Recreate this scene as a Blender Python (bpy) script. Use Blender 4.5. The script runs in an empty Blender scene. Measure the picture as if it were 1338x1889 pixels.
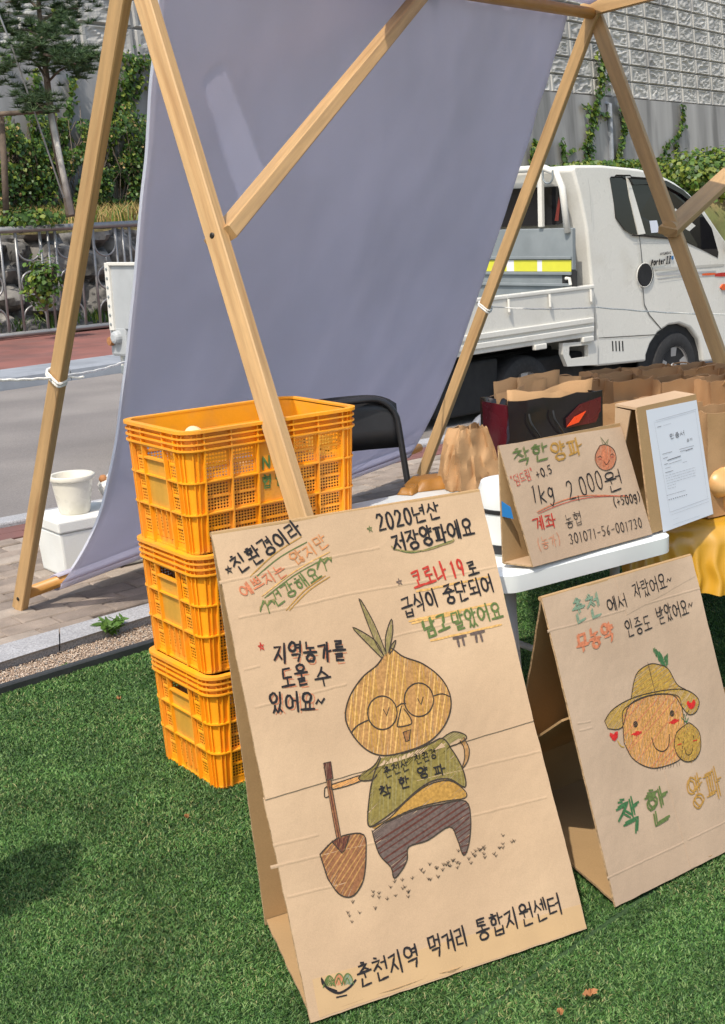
import bpy, bmesh, math, random
import numpy as np
from mathutils import Vector, Matrix, noise
random.seed(7); rng = np.random.default_rng(7)
R = math.radians
scene = bpy.context.scene
COL = scene.collection

# ------------------------------------------------------------------ camera, sky, sun
F_PX, PITCH, ROLL, EYE = 2475.7, R(12.821), R(-2.679), 1.515
fw = Vector((0, math.cos(PITCH), -math.sin(PITCH)))
up0 = Vector((0, math.sin(PITCH), math.cos(PITCH))); rt0 = Vector((1, 0, 0))
rt = rt0*math.cos(ROLL) + up0*math.sin(ROLL); upv = -rt0*math.sin(ROLL) + up0*math.cos(ROLL)
EYEP = Vector((0, 0, EYE))
cam = bpy.data.cameras.new('camera'); camo = bpy.data.objects.new('camera', cam); COL.objects.link(camo)
cam.sensor_fit = 'VERTICAL'; cam.sensor_height = 36; cam.sensor_width = 36
cam.lens = F_PX/1889*36; cam.clip_end = 2000; cam.clip_start = .05
camo.matrix_world = Matrix.Translation(EYEP) @ Matrix((rt, upv, -fw)).transposed().to_4x4()
scene.camera = camo

SUN_AZ = Vector((-.42, -.91)).normalized(); SUN_EL = R(56)
SUN = Vector((SUN_AZ.x*math.cos(SUN_EL), SUN_AZ.y*math.cos(SUN_EL), math.sin(SUN_EL)))
w = bpy.data.worlds.new('World'); scene.world = w; w.use_nodes = True
nt = w.node_tree; bg = nt.nodes['Background']
sky = nt.nodes.new('ShaderNodeTexSky'); sky.sky_type = 'NISHITA'; sky.sun_disc = False
sky.sun_elevation = SUN_EL; sky.sun_rotation = math.atan2(SUN_AZ.x, SUN_AZ.y)
sky.air_density = 1.4; sky.dust_density = 3.0
nt.links.new(sky.outputs[0], bg.inputs[0]); bg.inputs[1].default_value = .15
sl = bpy.data.lights.new('sun', 'SUN'); sl.energy = 2.9; sl.angle = R(.6); sl.color = (1, .93, .82)
so = bpy.data.objects.new('sun', sl); COL.objects.link(so)
so.rotation_euler = SUN.to_track_quat('Z', 'Y').to_euler(); so.location = (0, 0, 8)
vs = scene.view_settings; vs.view_transform = 'Standard'; vs.look = 'None'; vs.exposure = .42; vs.gamma = 1

# ------------------------------------------------------------------ helpers
def ray(x, y): return fw + rt*((x-669)/F_PX) + upv*((944.5-y)/F_PX)
def onz(x, y, z=0.0):
    d = ray(x, y); return EYEP + d*((z-EYE)/d.z)
def aty(x, y, Y):
    d = ray(x, y); return EYEP + d*(Y/d.y)
def onplane(x, y, o, n):
    d = ray(x, y); return EYEP + d*((o-EYEP).dot(n)/d.dot(n))
def V(*a): return Vector(a)
def nz(p, s, seed=0.0): return noise.noise(Vector((p[0]*s+seed, p[1]*s-seed, p[2]*s+seed*.7)))

class MB:
    """collects geometry; build() links it as one mesh object"""
    def __init__(s): s.v = []; s.f = []; s.m = []; s.uv = {}
    def add(s, vs, fs, mi=0, uvs=None):
        b = len(s.v); s.v += [tuple(q) for q in vs]
        for k, f in enumerate(fs):
            if uvs: s.uv[len(s.f)] = [uvs[i] for i in f]
            s.f.append([i+b for i in f]); s.m.append(mi)
    def box(s, c, ax, ay, az, mi=0):
        c = Vector(c); ax, ay, az = Vector(ax), Vector(ay), Vector(az)
        vs = [c+ax*i+ay*j+az*k for i in (-1, 1) for j in (-1, 1) for k in (-1, 1)]
        s.add(vs, [(0, 1, 3, 2), (4, 6, 7, 5), (0, 4, 5, 1), (2, 3, 7, 6), (0, 2, 6, 4), (1, 5, 7, 3)], mi)
    def abox(s, x0, x1, y0, y1, z0, z1, mi=0):
        s.box(((x0+x1)/2, (y0+y1)/2, (z0+z1)/2), ((x1-x0)/2, 0, 0), (0, (y1-y0)/2, 0), (0, 0, (z1-z0)/2), mi)
    def beam(s, p0, p1, wa, wb, ref=(0, 0, 1), ch=.0035, mi=0):
        """chamfered timber: wa along ref-ish, wb across; uv runs along the grain"""
        p0, p1 = Vector(p0), Vector(p1); d = (p1-p0); L = d.length; d.normalize()
        a = Vector(ref); a = (a-d*a.dot(d)).normalized(); b = d.cross(a)
        A, B = wa/2, wb/2
        prof = [(A-ch, B), (-A+ch, B), (-A, B-ch), (-A, -B+ch), (-A+ch, -B), (A-ch, -B), (A, -B+ch), (A, B-ch)]
        vs = []; uv = []; per = 0; off = random.random()*7
        n = 12
        for i in range(n+1):
            for k, (x, y) in enumerate(prof):
                vs.append(p0+d*(L*i/n)+a*x+b*y); uv.append((L*i/n+off, k*.03+off))
        fs = []
        for i in range(n):
            for k in range(8):
                k2 = (k+1) % 8; fs.append((i*8+k, i*8+k2, (i+1)*8+k2, (i+1)*8+k))
        fs.append(tuple(range(7, -1, -1))); fs.append(tuple(n*8+k for k in range(8)))
        s.add(vs, fs, mi, uv)
    def tube(s, pts, r, n=10, closed=False, mi=0, cap=True):
        pts = [Vector(p) for p in pts]; N = len(pts); rs = r if isinstance(r, (list, tuple)) else [r]*N
        vs = []; uv = []; prev = None; L = 0
        for i, p in enumerate(pts):
            if closed: t = pts[(i+1) % N]-pts[i-1]
            else: t = pts[min(i+1, N-1)]-pts[max(i-1, 0)]
            if t.length < 1e-9: t = Vector((0, 0, 1))
            t.normalize()
            if prev is None:
                a = t.orthogonal().normalized()
            else:
                a = prev-t*prev.dot(t); a = a.normalized() if a.length > 1e-6 else t.orthogonal().normalized()
            prev = a; b = t.cross(a)
            if i: L += (p-pts[i-1]).length
            for k in range(n):
                q = 2*math.pi*k/n; vs.append(p+a*(rs[i]*math.cos(q))+b*(rs[i]*math.sin(q))); uv.append((L, k/n*.1))
        fs = []
        for i in range(N if closed else N-1):
            j = (i+1) % N
            for k in range(n):
                k2 = (k+1) % n; fs.append((i*n+k, i*n+k2, j*n+k2, j*n+k))
        if cap and not closed:
            fs.append(tuple(range(n-1, -1, -1))); fs.append(tuple((N-1)*n+k for k in range(n)))
        s.add(vs, fs, mi, uv)
    def lathe(s, prof, c, axis=(0, 0, 1), n=40, mi=0, xdir=None):
        c = Vector(c); t = Vector(axis).normalized(); a = t.orthogonal().normalized() if xdir is None else Vector(xdir); b = t.cross(a)
        vs = []; fs = []
        for (r, h) in prof:
            for k in range(n):
                q = 2*math.pi*k/n; vs.append(c+t*h+a*(r*math.cos(q))+b*(r*math.sin(q)))
        for i in range(len(prof)-1):
            for k in range(n):
                k2 = (k+1) % n; fs.append((i*n+k, i*n+k2, (i+1)*n+k2, (i+1)*n+k))
        s.add(vs, fs, mi)
    def prism(s, pts, d, mi=0):
        """polygon pts (3D) extruded by vector d"""
        d = Vector(d); n = len(pts); vs = [Vector(p) for p in pts]+[Vector(p)+d for p in pts]
        fs = [tuple(range(n)), tuple(range(2*n-1, n-1, -1))]+[(i, i+n, (i+1) % n+n, (i+1) % n) for i in range(n)]
        s.add(vs, fs, mi)
    def build(s, name, mat, parent=None, smooth=False, bevel=0, origin=None, fix=True):
        me = bpy.data.meshes.new(name)
        o0 = Vector((0, 0, 0))
        if parent is not None: o0 = Vector(parent.get('_o', (0, 0, 0)))
        elif origin is not None: o0 = Vector(origin)
        vs = np.array(s.v, dtype=float)-np.array(o0)
        me.from_pydata(vs.tolist(), [], s.f)
        for m_ in (mat if isinstance(mat, (list, tuple)) else [mat]): me.materials.append(m_)
        me.polygons.foreach_set('material_index', s.m)
        if s.uv:
            ul = me.uv_layers.new(name='uv').data
            for i, p in enumerate(me.polygons):
                if i in s.uv:
                    for k, li in enumerate(p.loop_indices): ul[li].uv = s.uv[i][k]
        if fix:
            bm = bmesh.new(); bm.from_mesh(me); bmesh.ops.recalc_face_normals(bm, faces=bm.faces[:]); bm.to_mesh(me); bm.free()
        me.update()
        ob = bpy.data.objects.new(name, me); COL.objects.link(ob)
        if parent is not None:
            ob.parent = parent; ob['_o'] = tuple(o0)
        else:
            ob.location = o0; ob['_o'] = tuple(o0)
        if smooth: me.shade_smooth() if smooth is True else me.set_sharp_from_angle(angle=R(smooth))
        if bevel:
            bv = ob.modifiers.new('bevel', 'BEVEL'); bv.width = bevel; bv.segments = 2; bv.limit_method = 'ANGLE'; bv.angle_limit = R(40)
        return ob

def tag(o, label, cat, group=None):
    o['label'] = label; o['category'] = cat
    if group: o['group'] = group
    return o
def struct(o, kind='structure'): o['kind'] = kind; return o
def thing(name, loc, label, cat, group=None):
    o = bpy.data.objects.new(name, None); COL.objects.link(o); o.location = loc; o['_o'] = tuple(loc); o.empty_display_size = .1
    return tag(o, label, cat, group)
def dup(root, loc=None, rot=None, label=None, parent=None):
    c = root.copy(); COL.objects.link(c)
    if parent is not None: c.parent = parent
    if loc is not None: c.location = loc
    if rot is not None: c.rotation_euler = rot
    if label: c['label'] = label
    for ch in list(root.children): dup(ch, parent=c)
    return c
def np_mesh(name, verts, faces, mats, midx=None, origin=(0, 0, 0), parent=None):
    """fast mesh of equal sized faces; verts (n,3), faces (m,k)"""
    me = bpy.data.meshes.new(name); o = np.array([float(q) for q in (parent.get('_o') if parent is not None else origin)])
    verts = np.asarray(verts, dtype=np.float32)-o.astype(np.float32); faces = np.asarray(faces, dtype=np.int32)
    me.vertices.add(len(verts)); me.vertices.foreach_set('co', verts.ravel())
    k = faces.shape[1]; me.loops.add(faces.size); me.loops.foreach_set('vertex_index', faces.ravel())
    me.polygons.add(len(faces)); me.polygons.foreach_set('loop_start', np.arange(0, faces.size, k, dtype=np.int32))
    for m_ in mats: me.materials.append(m_)
    if midx is not None: me.polygons.foreach_set('material_index', np.asarray(midx, dtype=np.int32))
    me.update(calc_edges=True); me.validate()
    ob = bpy.data.objects.new(name, me); COL.objects.link(ob); ob['_o'] = tuple(float(q) for q in o)
    if parent is not None: ob.parent = parent
    else: ob.location = tuple(float(q) for q in o)
    return ob

# ------------------------------------------------------------------ materials
def mat(name, c, rough=.6, var=.12, vs=6.0, bump=0.0, bs=60.0, metal=0.0, spec=.5, c2=None, c2s=3.0, lo=.45, hi=.62, coord='Object', stretch=None, fine=0.0, fs=200.0, trans=0.0, detail=6):
    m = bpy.data.materials.new(name); m.use_nodes = True; n = m.node_tree; b = n.nodes['Principled BSDF']
    N = n.nodes.new; L = n.links.new
    tc = N('ShaderNodeTexCoord'); src = tc.outputs[coord]
    if stretch:
        mp = N('ShaderNodeMapping'); mp.inputs['Scale'].default_value = stretch; L(src, mp.inputs[0]); src = mp.outputs[0]
    def noi(s, d=detail):
        t = N('ShaderNodeTexNoise'); t.inputs['Scale'].default_value = s; t.inputs['Detail'].default_value = d; L(src, t.inputs['Vector']); return t.outputs['Fac']
    def mix(a, b_, fac, bt='MIX'):
        x = N('ShaderNodeMix'); x.data_type = 'RGBA'; x.blend_type = bt
        if isinstance(fac, float): x.inputs[0].default_value = fac
        else: L(fac, x.inputs[0])
        for i, q in ((6, a), (7, b_)):
            if isinstance(q, tuple): x.inputs[i].default_value = (*q[:3], 1)
            else: L(q, x.inputs[i])
        return x.outputs[2]
    def ramp(f, l, h, a=0.0, b_=1.0):
        r = N('ShaderNodeMapRange'); r.inputs[1].default_value = l; r.inputs[2].default_value = h; r.inputs[3].default_value = a; r.inputs[4].default_value = b_; L(f, r.inputs[0]); return r.outputs[0]
    out = tuple(c)
    if c2: out = mix(out, tuple(c2), ramp(noi(c2s), lo, hi))
    if var:
        g = ramp(noi(vs), .3, .7, 1-var, 1+var)
        cc = N('ShaderNodeCombineColor'); [L(g, cc.inputs[i]) for i in range(3)]
        out = mix(out, cc.outputs[0], 1.0, 'MULTIPLY')
    if fine:
        g = ramp(noi(fs, 2), .3, .7, 1-fine, 1+fine)
        cc = N('ShaderNodeCombineColor'); [L(g, cc.inputs[i]) for i in range(3)]
        out = mix(out, cc.outputs[0], 1.0, 'MULTIPLY')
    if isinstance(out, tuple): b.inputs['Base Color'].default_value = (*out, 1)
    else: L(out, b.inputs['Base Color'])
    b.inputs['Roughness'].default_value = rough; b.inputs['Metallic'].default_value = metal; b.inputs['Specular IOR Level'].default_value = spec
    if rough < .95 and var:
        L(ramp(noi(vs*1.7), .3, .7, max(.05, rough-.08), min(1, rough+.08)), b.inputs['Roughness'])
    if bump:
        bp = N('ShaderNodeBump'); bp.inputs['Strength'].default_value = min(1, bump); bp.inputs['Distance'].default_value = .01
        L(noi(bs), bp.inputs['Height']); L(bp.outputs[0], b.inputs['Normal'])
    if trans:
        tr = N('ShaderNodeBsdfTranslucent')
        if isinstance(out, tuple): tr.inputs[0].default_value = (*out, 1)
        else: L(out, tr.inputs[0])
        ms = N('ShaderNodeMixShader'); ms.inputs[0].default_value = trans
        L(b.outputs[0], ms.inputs[1]); L(tr.outputs[0], ms.inputs[2]); L(ms.outputs[0], n.nodes['Material Output'].inputs[0])
    return m

def lin(r, g, b): return tuple(((q/255+.055)/1.055)**2.4 if q > 10 else q/255/12.92 for q in (r, g, b))
M = {}
M['wood'] = mat('timber', (.48, .30, .135), .6, .16, 3.0, .10, 20, coord='UV', stretch=(1.0, 26, 1), c2=(.36, .20, .08), c2s=1.3, lo=.55, hi=.72, fine=.06, fs=30)
M['dowel'] = mat('dowel wood', (.50, .24, .055), .45, .12, 3, .05, 20, coord='UV', stretch=(2, 30, 1))
M['screw'] = mat('dark screw', (.03, .025, .02), .5, 0, metal=.6)
M['orange'] = mat('orange plastic', (.90, .36, .012), .42, .09, 7, .05, 120, c2=(.80, .33, .035), c2s=11)
M['orange_worn'] = mat('worn orange plastic', (.58, .30, .035), .6, .15, 18, .05, 120, c2=(.66, .28, .02), c2s=5)
M['green_print'] = mat('green print', (.10, .20, .05), .6, .4, 60)
M['card'] = mat('cardboard', (.465, .322, .202), .82, .08, 5.0, .14, 40, c2=(.51, .36, .228), c2s=2.2, fine=.05, fs=420, spec=.25)
M['card_grey'] = mat('greyish cardboard', (.43, .312, .218), .85, .08, 5.0, .14, 40, c2=(.47, .345, .245), c2s=2.2, fine=.05, fs=420, spec=.25)
M['card_in'] = mat('cardboard inside', (.38, .245, .12), .85, .08, 4, .1, 40, fine=.05, fs=300, spec=.2)
M['card_edge'] = mat('cardboard cut edge', (.40, .27, .15), .9, .35, 90, .3, 200, spec=.2)
M['tape'] = mat('brown parcel tape', (.50, .33, .17), .3, .06, 10)
M['sheet'] = mat('lavender cloth', (.74, .725, .815), .75, .05, 1.5, .05, 300, fine=.03, fs=900, spec=.25, trans=.58)
M['sun_mask'] = mat('thin white lining', (.82, .82, .84), .8, 0, spec=.2, trans=.72)  # made-up layer that dims the sun reaching the cloth
M['string'] = mat('white string', (.75, .74, .70), .9, .2, 90, .3, 300)
M['white_plastic'] = mat('white plastic', (.70, .73, .72), .45, .05, 6, .03, 200)
M['foam'] = mat('white foam box', (.72, .73, .70), .8, .08, 8, .2, 180, c2=(.62, .62, .58), c2s=4)
M['pot'] = mat('cream glaze', (.66, .63, .54), .3, .05, 10, c2=(.58, .55, .46), c2s=7, lo=.55)
M['black_metal'] = mat('black painted metal', (.018, .018, .02), .4, .1, 20)
M['grey_metal'] = mat('grey painted steel', (.40, .42, .44), .45, .08, 20)
M['grey_tube'] = mat('grey plastic tube', (.22, .23, .26), .5, .1, 20)
M['steel'] = mat('stainless steel', (.27, .27, .27), .35, .1, 8, metal=.4)
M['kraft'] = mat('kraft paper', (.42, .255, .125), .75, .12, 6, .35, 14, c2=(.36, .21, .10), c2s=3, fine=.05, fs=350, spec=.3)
M['kraft_dark'] = mat('dark shade-toned kraft', (.34, .20, .10), .75, .12, 6, .35, 14, c2=(.28, .155, .075), c2s=3, spec=.3)
M['bag_black'] = mat('black glossy bag', (.014, .012, .014), .18, .1, 8)
M['bag_red'] = mat('maroon glossy bag', (.085, .008, .014), .25, .1, 8)
M['bag_orange'] = mat('bright red orange print', (.75, .07, .015), .3, .05, 8)
M['gold'] = mat('gold satin', (.52, .275, .022), .32, .12, 4, .1, 10, spec=.8)
M['onion'] = mat('onion skin', (.66, .36, .13), .38, .15, 9, c2=(.72, .46, .22), c2s=5)
M['onion_pale'] = mat('pale onion skin', (.80, .62, .36), .35, .08, 9, c2=(.78, .54, .26), c2s=6)
M['onion_root'] = mat('onion root', (.40, .27, .13), .9, .3, 60)
M['paper'] = mat('white paper', (.62, .655, .73), .6, .02, 4)
M['ink'] = mat('black print', (.045, .045, .055), .7, .2, 90)
M['ink_grey'] = mat('grey print', (.26, .27, .30), .7, .2, 200)
M['blue_tape'] = mat('blue tape', (.015, .16, .42), .4, .05, 9)
M['cap_black'] = mat('black band', (.02, .02, .022), .35, .1, 10)
M['leaf_dry'] = mat('dry leaf', (.36, .16, .06), .8, .3, 40)
M['shoot'] = mat('weed leaf', (.10, .20, .035), .6, .3, 20, trans=.25)
# setting
M['turf_base'] = mat('turf backing', (.034, .078, .022), .95, .3, 40, .6, 300)
M['blade_d'] = mat('turf blade straw', (.26, .26, .11), .6, .3, 5, spec=.3)
M['blade_a'] = mat('turf blade mid green', (.068, .158, .034), .55, .3, 5, spec=.3)
M['blade_b'] = mat('turf blade dark green', (.025, .070, .017), .6, .3, 5, spec=.3)
M['blade_c'] = mat('turf blade light green', (.150, .235, .075), .55, .3, 5, spec=.3)
M['edging'] = mat('black rubber edging', (.030, .034, .036), .55, .2, 12, .1, 60)
M['granite'] = mat('granite', (.33, .33, .34), .85, .12, 5, .25, 160, fine=.32, fs=160)
M['gravel_base'] = mat('gravel bed', (.33, .25, .19), .95, .25, 60, .8, 160)
M['asphalt'] = mat('asphalt', (.185, .168, .158), .92, .12, .7, .35, 220, c2=(.225, .205, .19), c2s=.6, fine=.18, fs=90)
M['kerb_far'] = mat('kerb concrete', (.25, .27, .30), .85, .15, 3, .2, 60)
M['red_pave'] = mat('red paving', (.21, .085, .07), .9, .2, 1.5, .3, 60, c2=(.16, .075, .065), c2s=2)
M['ground'] = mat('bare ground', (.16, .14, .11), .95, .2, .5, .4, 10)
M['bank'] = mat('bank soil and dry grass', (.21, .15, .07), .95, .3, 1.4, .8, 14, c2=(.12, .13, .04), c2s=.9, lo=.4, hi=.6)
M['rock'] = mat('rough rock', (.20, .19, .175), .92, .35, 2.4, .9, 9, c2=(.07, .068, .065), c2s=3.5, lo=.48, hi=.6)
M['conc'] = mat('weathered concrete', (.37, .36, .35), .9, .22, .9, .3, 20, c2=(.20, .195, .19), c2s=1.1, stretch=(1, 1, .12))
M['panel'] = mat('moulded wall panel', (.45, .44, .41), .9, .2, .5, .6, 9, c2=(.31, .305, .295), c2s=1.1, lo=.5, hi=.68)
M['panel_groove'] = mat('wall joint', (.50, .49, .47), .9, .2, 2)
M['ivy_a'] = mat('ivy leaf', (.075, .15, .018), .5, .35, 4, trans=.25)
M['ivy_b'] = mat('ivy leaf dark', (.040, .092, .018), .5, .35, 4, trans=.2)
M['ivy_c'] = mat('ivy leaf yellow green', (.19, .24, .03), .5, .3, 4, trans=.3)
M['pine'] = mat('pine needles', (.035, .075, .028), .6, .35, 3, trans=.15)
M['pine_b'] = mat('pine needles light', (.075, .125, .04), .6, .35, 3, trans=.15)
M['bark'] = mat('bark', (.13, .10, .075), .95, .35, 6, .6, 20)
M['prop'] = mat('pale prop pole', (.42, .40, .36), .85, .25, 6, .2, 20)
M['straw_a'] = mat('dry grass', (.33, .23, .09), .9, .3, 3)
# truck
M['tr_white'] = mat('white truck paint', (.68, .665, .61), .3, .03, 2, c2=(.56, .53, .46), c2s=2.6, lo=.55, hi=.85, fine=.03, fs=60)
M['tr_grey'] = mat('grey bed paint', (.20, .225, .235), .55, .12, 4, c2=(.22, .245, .255), c2s=6)
M['tr_pale'] = mat('pale grey gate paint', (.40, .42, .43), .55, .1, 4)
M['tr_dark'] = mat('black underbody', (.012, .012, .013), .7, .2, 8)
M['glass'] = mat('dark tinted glass', (.008, .008, .010), .06, 0, spec=.6)
M['rubber'] = mat('tyre rubber', (.022, .022, .023), .8, .2, 30, .2, 120)
M['alloy'] = mat('wheel metal', (.45, .45, .45), .35, .1, 10, metal=.5)
M['tape_yel'] = mat('yellow reflective tape', (.62, .60, .05), .4, .05, 9)
M['tape_wht'] = mat('white reflective tape', (.7, .7, .72), .4, .05, 9)
M['tr_red'] = mat('red lens', (.50, .03, .02), .25, .05, 9)
M['tr_amber'] = mat('orange lens', (.75, .12, .03), .25, .05, 9)
M['tr_stripe'] = mat('silver stripe', (.42, .42, .42), .4, .05, 9)
M['seat_red'] = mat('red seat cover', (.16, .02, .012), .8, .2, 9)

# ------------------------------------------------------------------ handwriting
def circ(cx, cy, rx, ry, n=14, a0=-1.9, turn=6.5): return [(cx+rx*math.cos(a0-turn*i/n), cy+ry*math.sin(a0-turn*i/n)) for i in range(n+1)]
S_ = {'ㄱ': [[(0, .08), (.95, 0), (.7, 1)]], 'ㄴ': [[(.05, 0), (0, 1), (1, .88)]], 'ㄷ': [[(.95, 0), (.05, .05), (0, .95), (1, 1)]],
 'ㄹ': [[(0, .05), (.9, 0), (.85, .42), (.08, .5), (.05, .95), (1, .98)]], 'ㅁ': [[(.05, 0), (0, 1)], [(.05, .03), (.95, 0), (.9, 1), (0, 1)]],
 'ㅂ': [[(.05, 0), (.02, 1), (.95, 1), (1, 0)], [(.05, .5), (.95, .48)]], 'ㅅ': [[(.5, 0), (.35, .5), (0, 1)], [(.45, .4), (1, 1)]],
 'ㅇ': [circ(.5, .5, .5, .5)], 'ㅈ': [[(0, .08), (.9, 0), (.45, .6), (0, 1)], [(.5, .5), (1, .95)]],
 'ㅊ': [[(.35, -.12), (.6, -.06)], [(0, .22), (.95, .18), (.45, .65), (0, 1)], [(.5, .55), (1, .98)]], 'ㅋ': [[(0, .05), (.95, 0), (.75, 1)], [(.05, .5), (.85, .45)]],
 'ㅌ': [[(.95, 0), (.05, .03), (0, .97), (1, 1)], [(.05, .5), (.9, .48)]], 'ㅍ': [[(0, .03), (1, 0)], [(.32, .05), (.36, .95)], [(.72, .03), (.66, .95)], [(0, 1), (1, .96)]],
 'ㅎ': [[(.38, -.08), (.62, -.04)], [(0, .22), (1, .18)], circ(.5, .68, .36, .34)]}
def two(a, b): return [[(x*.46, y) for x, y in st] for st in S_[a]]+[[(.54+x*.46, y) for x, y in st] for st in S_[b]]
S_['ㅃ'] = two('ㅂ', 'ㅂ'); S_['ㅆ'] = two('ㅅ', 'ㅅ'); S_['ㄶ'] = two('ㄴ', 'ㅎ')
CHO = 'ㄱㄲㄴㄷㄸㄹㅁㅂㅃㅅㅆㅇㅈㅉㅊㅋㅌㅍㅎ'
JUNG = 'ㅏㅐㅑㅒㅓㅔㅕㅖㅗㅘㅙㅚㅛㅜㅝㅞㅟㅠㅡㅢㅣ'
JONG = [''] + list('ㄱㄲㄳㄴㄵㄶㄷㄹㄺㄻㄼㄽㄾㄿㅀㅁㅂㅄㅅㅆㅇㅈㅊㅋㅌㅍㅎ')
VR = {'ㅏ': [[(.3, 0), (.28, 1)], [(.3, .48), (1, .44)]], 'ㅑ': [[(.3, 0), (.28, 1)], [(.3, .35), (.95, .32)], [(.3, .62), (.95, .58)]],
 'ㅓ': [[(.8, 0), (.78, 1)], [(.05, .45), (.78, .42)]], 'ㅕ': [[(.8, 0), (.78, 1)], [(.05, .33), (.78, .3)], [(.05, .6), (.78, .57)]],
 'ㅣ': [[(.5, 0), (.48, 1)]], 'ㅐ': [[(.25, .05), (.22, .95)], [(.8, 0), (.8, 1)], [(.25, .48), (.8, .46)]],
 'ㅔ': [[(.45, .05), (.43, .95)], [(.9, 0), (.9, 1)], [(0, .45), (.45, .44)]], 'ㅖ': [[(.45, .05), (.43, .95)], [(.9, 0), (.9, 1)], [(0, .33), (.45, .31)], [(0, .6), (.45, .58)]]}
VB = {'ㅗ': [[(.5, 0), (.5, .8)], [(0, .85), (1, .8)]], 'ㅛ': [[(.33, 0), (.34, .8)], [(.68, 0), (.66, .8)], [(0, .85), (1, .8)]],
 'ㅜ': [[(0, .15), (1, .1)], [(.5, .12), (.5, 1)]], 'ㅠ': [[(0, .12), (1, .08)], [(.33, .12), (.28, 1)], [(.68, .1), (.7, 1)]], 'ㅡ': [[(0, .5), (1, .45)]]}
COMB = {'ㅘ': ('ㅗ', 'ㅏ'), 'ㅚ': ('ㅗ', 'ㅣ'), 'ㅝ': ('ㅜ', 'ㅓ'), 'ㅟ': ('ㅜ', 'ㅣ')}
def inbox(sts, x0, y0, x1, y1): return [[(x0+(x1-x0)*x, y0+(y1-y0)*y) for x, y in st] for st in sts]
ASC = {'0': [circ(.5, .5, .36, .5)], '1': [[(.35, .12), (.55, 0), (.5, 1)]], '2': [[(.12, .22), (.3, .02), (.62, .02), (.8, .22), (.6, .55), (.1, .98), (.92, .95)]],
 '3': [[(.15, .1), (.5, 0), (.78, .2), (.45, .45), (.8, .68), (.55, 1), (.12, .9)]], '5': [[(.25, 0), (.18, .42), (.55, .38), (.8, .65), (.55, .98), (.12, .92)], [(.25, .02), (.8, 0)]],
 '6': [[(.7, 0), (.3, .35), (.2, .75), (.45, 1), (.75, .8), (.6, .55), (.25, .65)]], '7': [[(.1, .05), (.85, 0), (.45, 1)]], '9': [circ(.48, .28, .3, .27), [(.78, .25), (.72, .6), (.6, 1)]],
 'k': [[(.2, 0), (.18, 1)], [(.8, .35), (.22, .68), (.85, 1)]], 'g': [circ(.42, .45, .3, .25), [(.74, .2), (.76, .95), (.5, 1.22), (.2, 1.1)]], '.': [[(.2, .93), (.26, .99)]], ',': [[(.3, .9), (.2, 1.15)]],
 '+': [[(.15, .52), (.85, .48)], [(.5, .2), (.5, .82)]], '-': [[(.15, .52), (.8, .5)]], '(': [[(.7, -.05), (.4, .3), (.4, .75), (.7, 1.1)]], ')': [[(.3, -.05), (.6, .3), (.6, .75), (.3, 1.1)]],
 '~': [[(.05, .6), (.3, .42), (.6, .62), (.95, .42)]], '"': [[(.3, 0), (.25, .25)], [(.6, 0), (.55, .25)]], 'ㅠ': inbox(VB['ㅠ'], 0, .1, 1, .9),
 '*': [[(.1, .4), (.9, .38), (.25, .9), (.5, .08), (.78, .92), (.1, .4)]],
 'P': [[(.15, 1), (.2, 0), (.7, .05), (.75, .4), (.2, .52)]], 'O': [circ(.5, .6, .38, .38)], 'R': [[(.2, 1), (.25, .3)], [(.22, .5), (.5, .28), (.8, .35)]], 'T': [[(.5, .05), (.45, .95), (.8, .98)], [(.2, .35), (.8, .33)]],
 'E': [[(.2, .62), (.8, .58), (.6, .3), (.25, .45), (.25, .85), (.8, .95)]], 'I': [[(.5, 0), (.45, 1)], [(.3, 0), (.75, 0)], [(.25, 1), (.7, 1)]], 'N': [[(.1, 1), (.1, 0), (.85, 1), (.85, 0)]]}
WID = {' ': .45, '.': .3, ',': .3, '1': .55, '(': .5, ')': .5, '-': .6, '"': .55, '~': .7}
def glyph(ch):
    if ch in ASC: return ASC[ch]
    k = ord(ch)-0xAC00
    if k < 0 or k > 11171: return []
    c, j, f = CHO[k//588], JUNG[(k % 588)//28], JONG[k % 28]
    o = []
    if j in VR:
        if f: o += inbox(S_[c], .02, .04, .55, .52)+inbox(VR[j], .6, 0, .98, .56)+inbox(S_[f], .22, .66, .86, 1.02)
        else: o += inbox(S_[c], .02, .14, .55, .82)+inbox(VR[j], .6, 0, .98, 1.0)
    elif j in VB:
        if f: o += inbox(S_[c], .2, .02, .8, .34)+inbox(VB[j], 0, .38, 1, .62)+inbox(S_[f], .2, .68, .82, 1.02)
        else: o += inbox(S_[c], .18, .05, .82, .52)+inbox(VB[j], 0, .56, 1, .96)
    else:
        a, b = COMB[j]
        if f: o += inbox(S_[c], .1, .02, .6, .34)+inbox(VB[a], 0, .38, .7, .64)+inbox(VR[b], .68, 0, 1, .72)+inbox(S_[f], .22, .74, .86, 1.04)
        else: o += inbox(S_[c], .1, .08, .6, .48)+inbox(VB[a], 0, .52, .7, .85)+inbox(VR[b], .68, 0, 1, 1)
    return o

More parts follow.
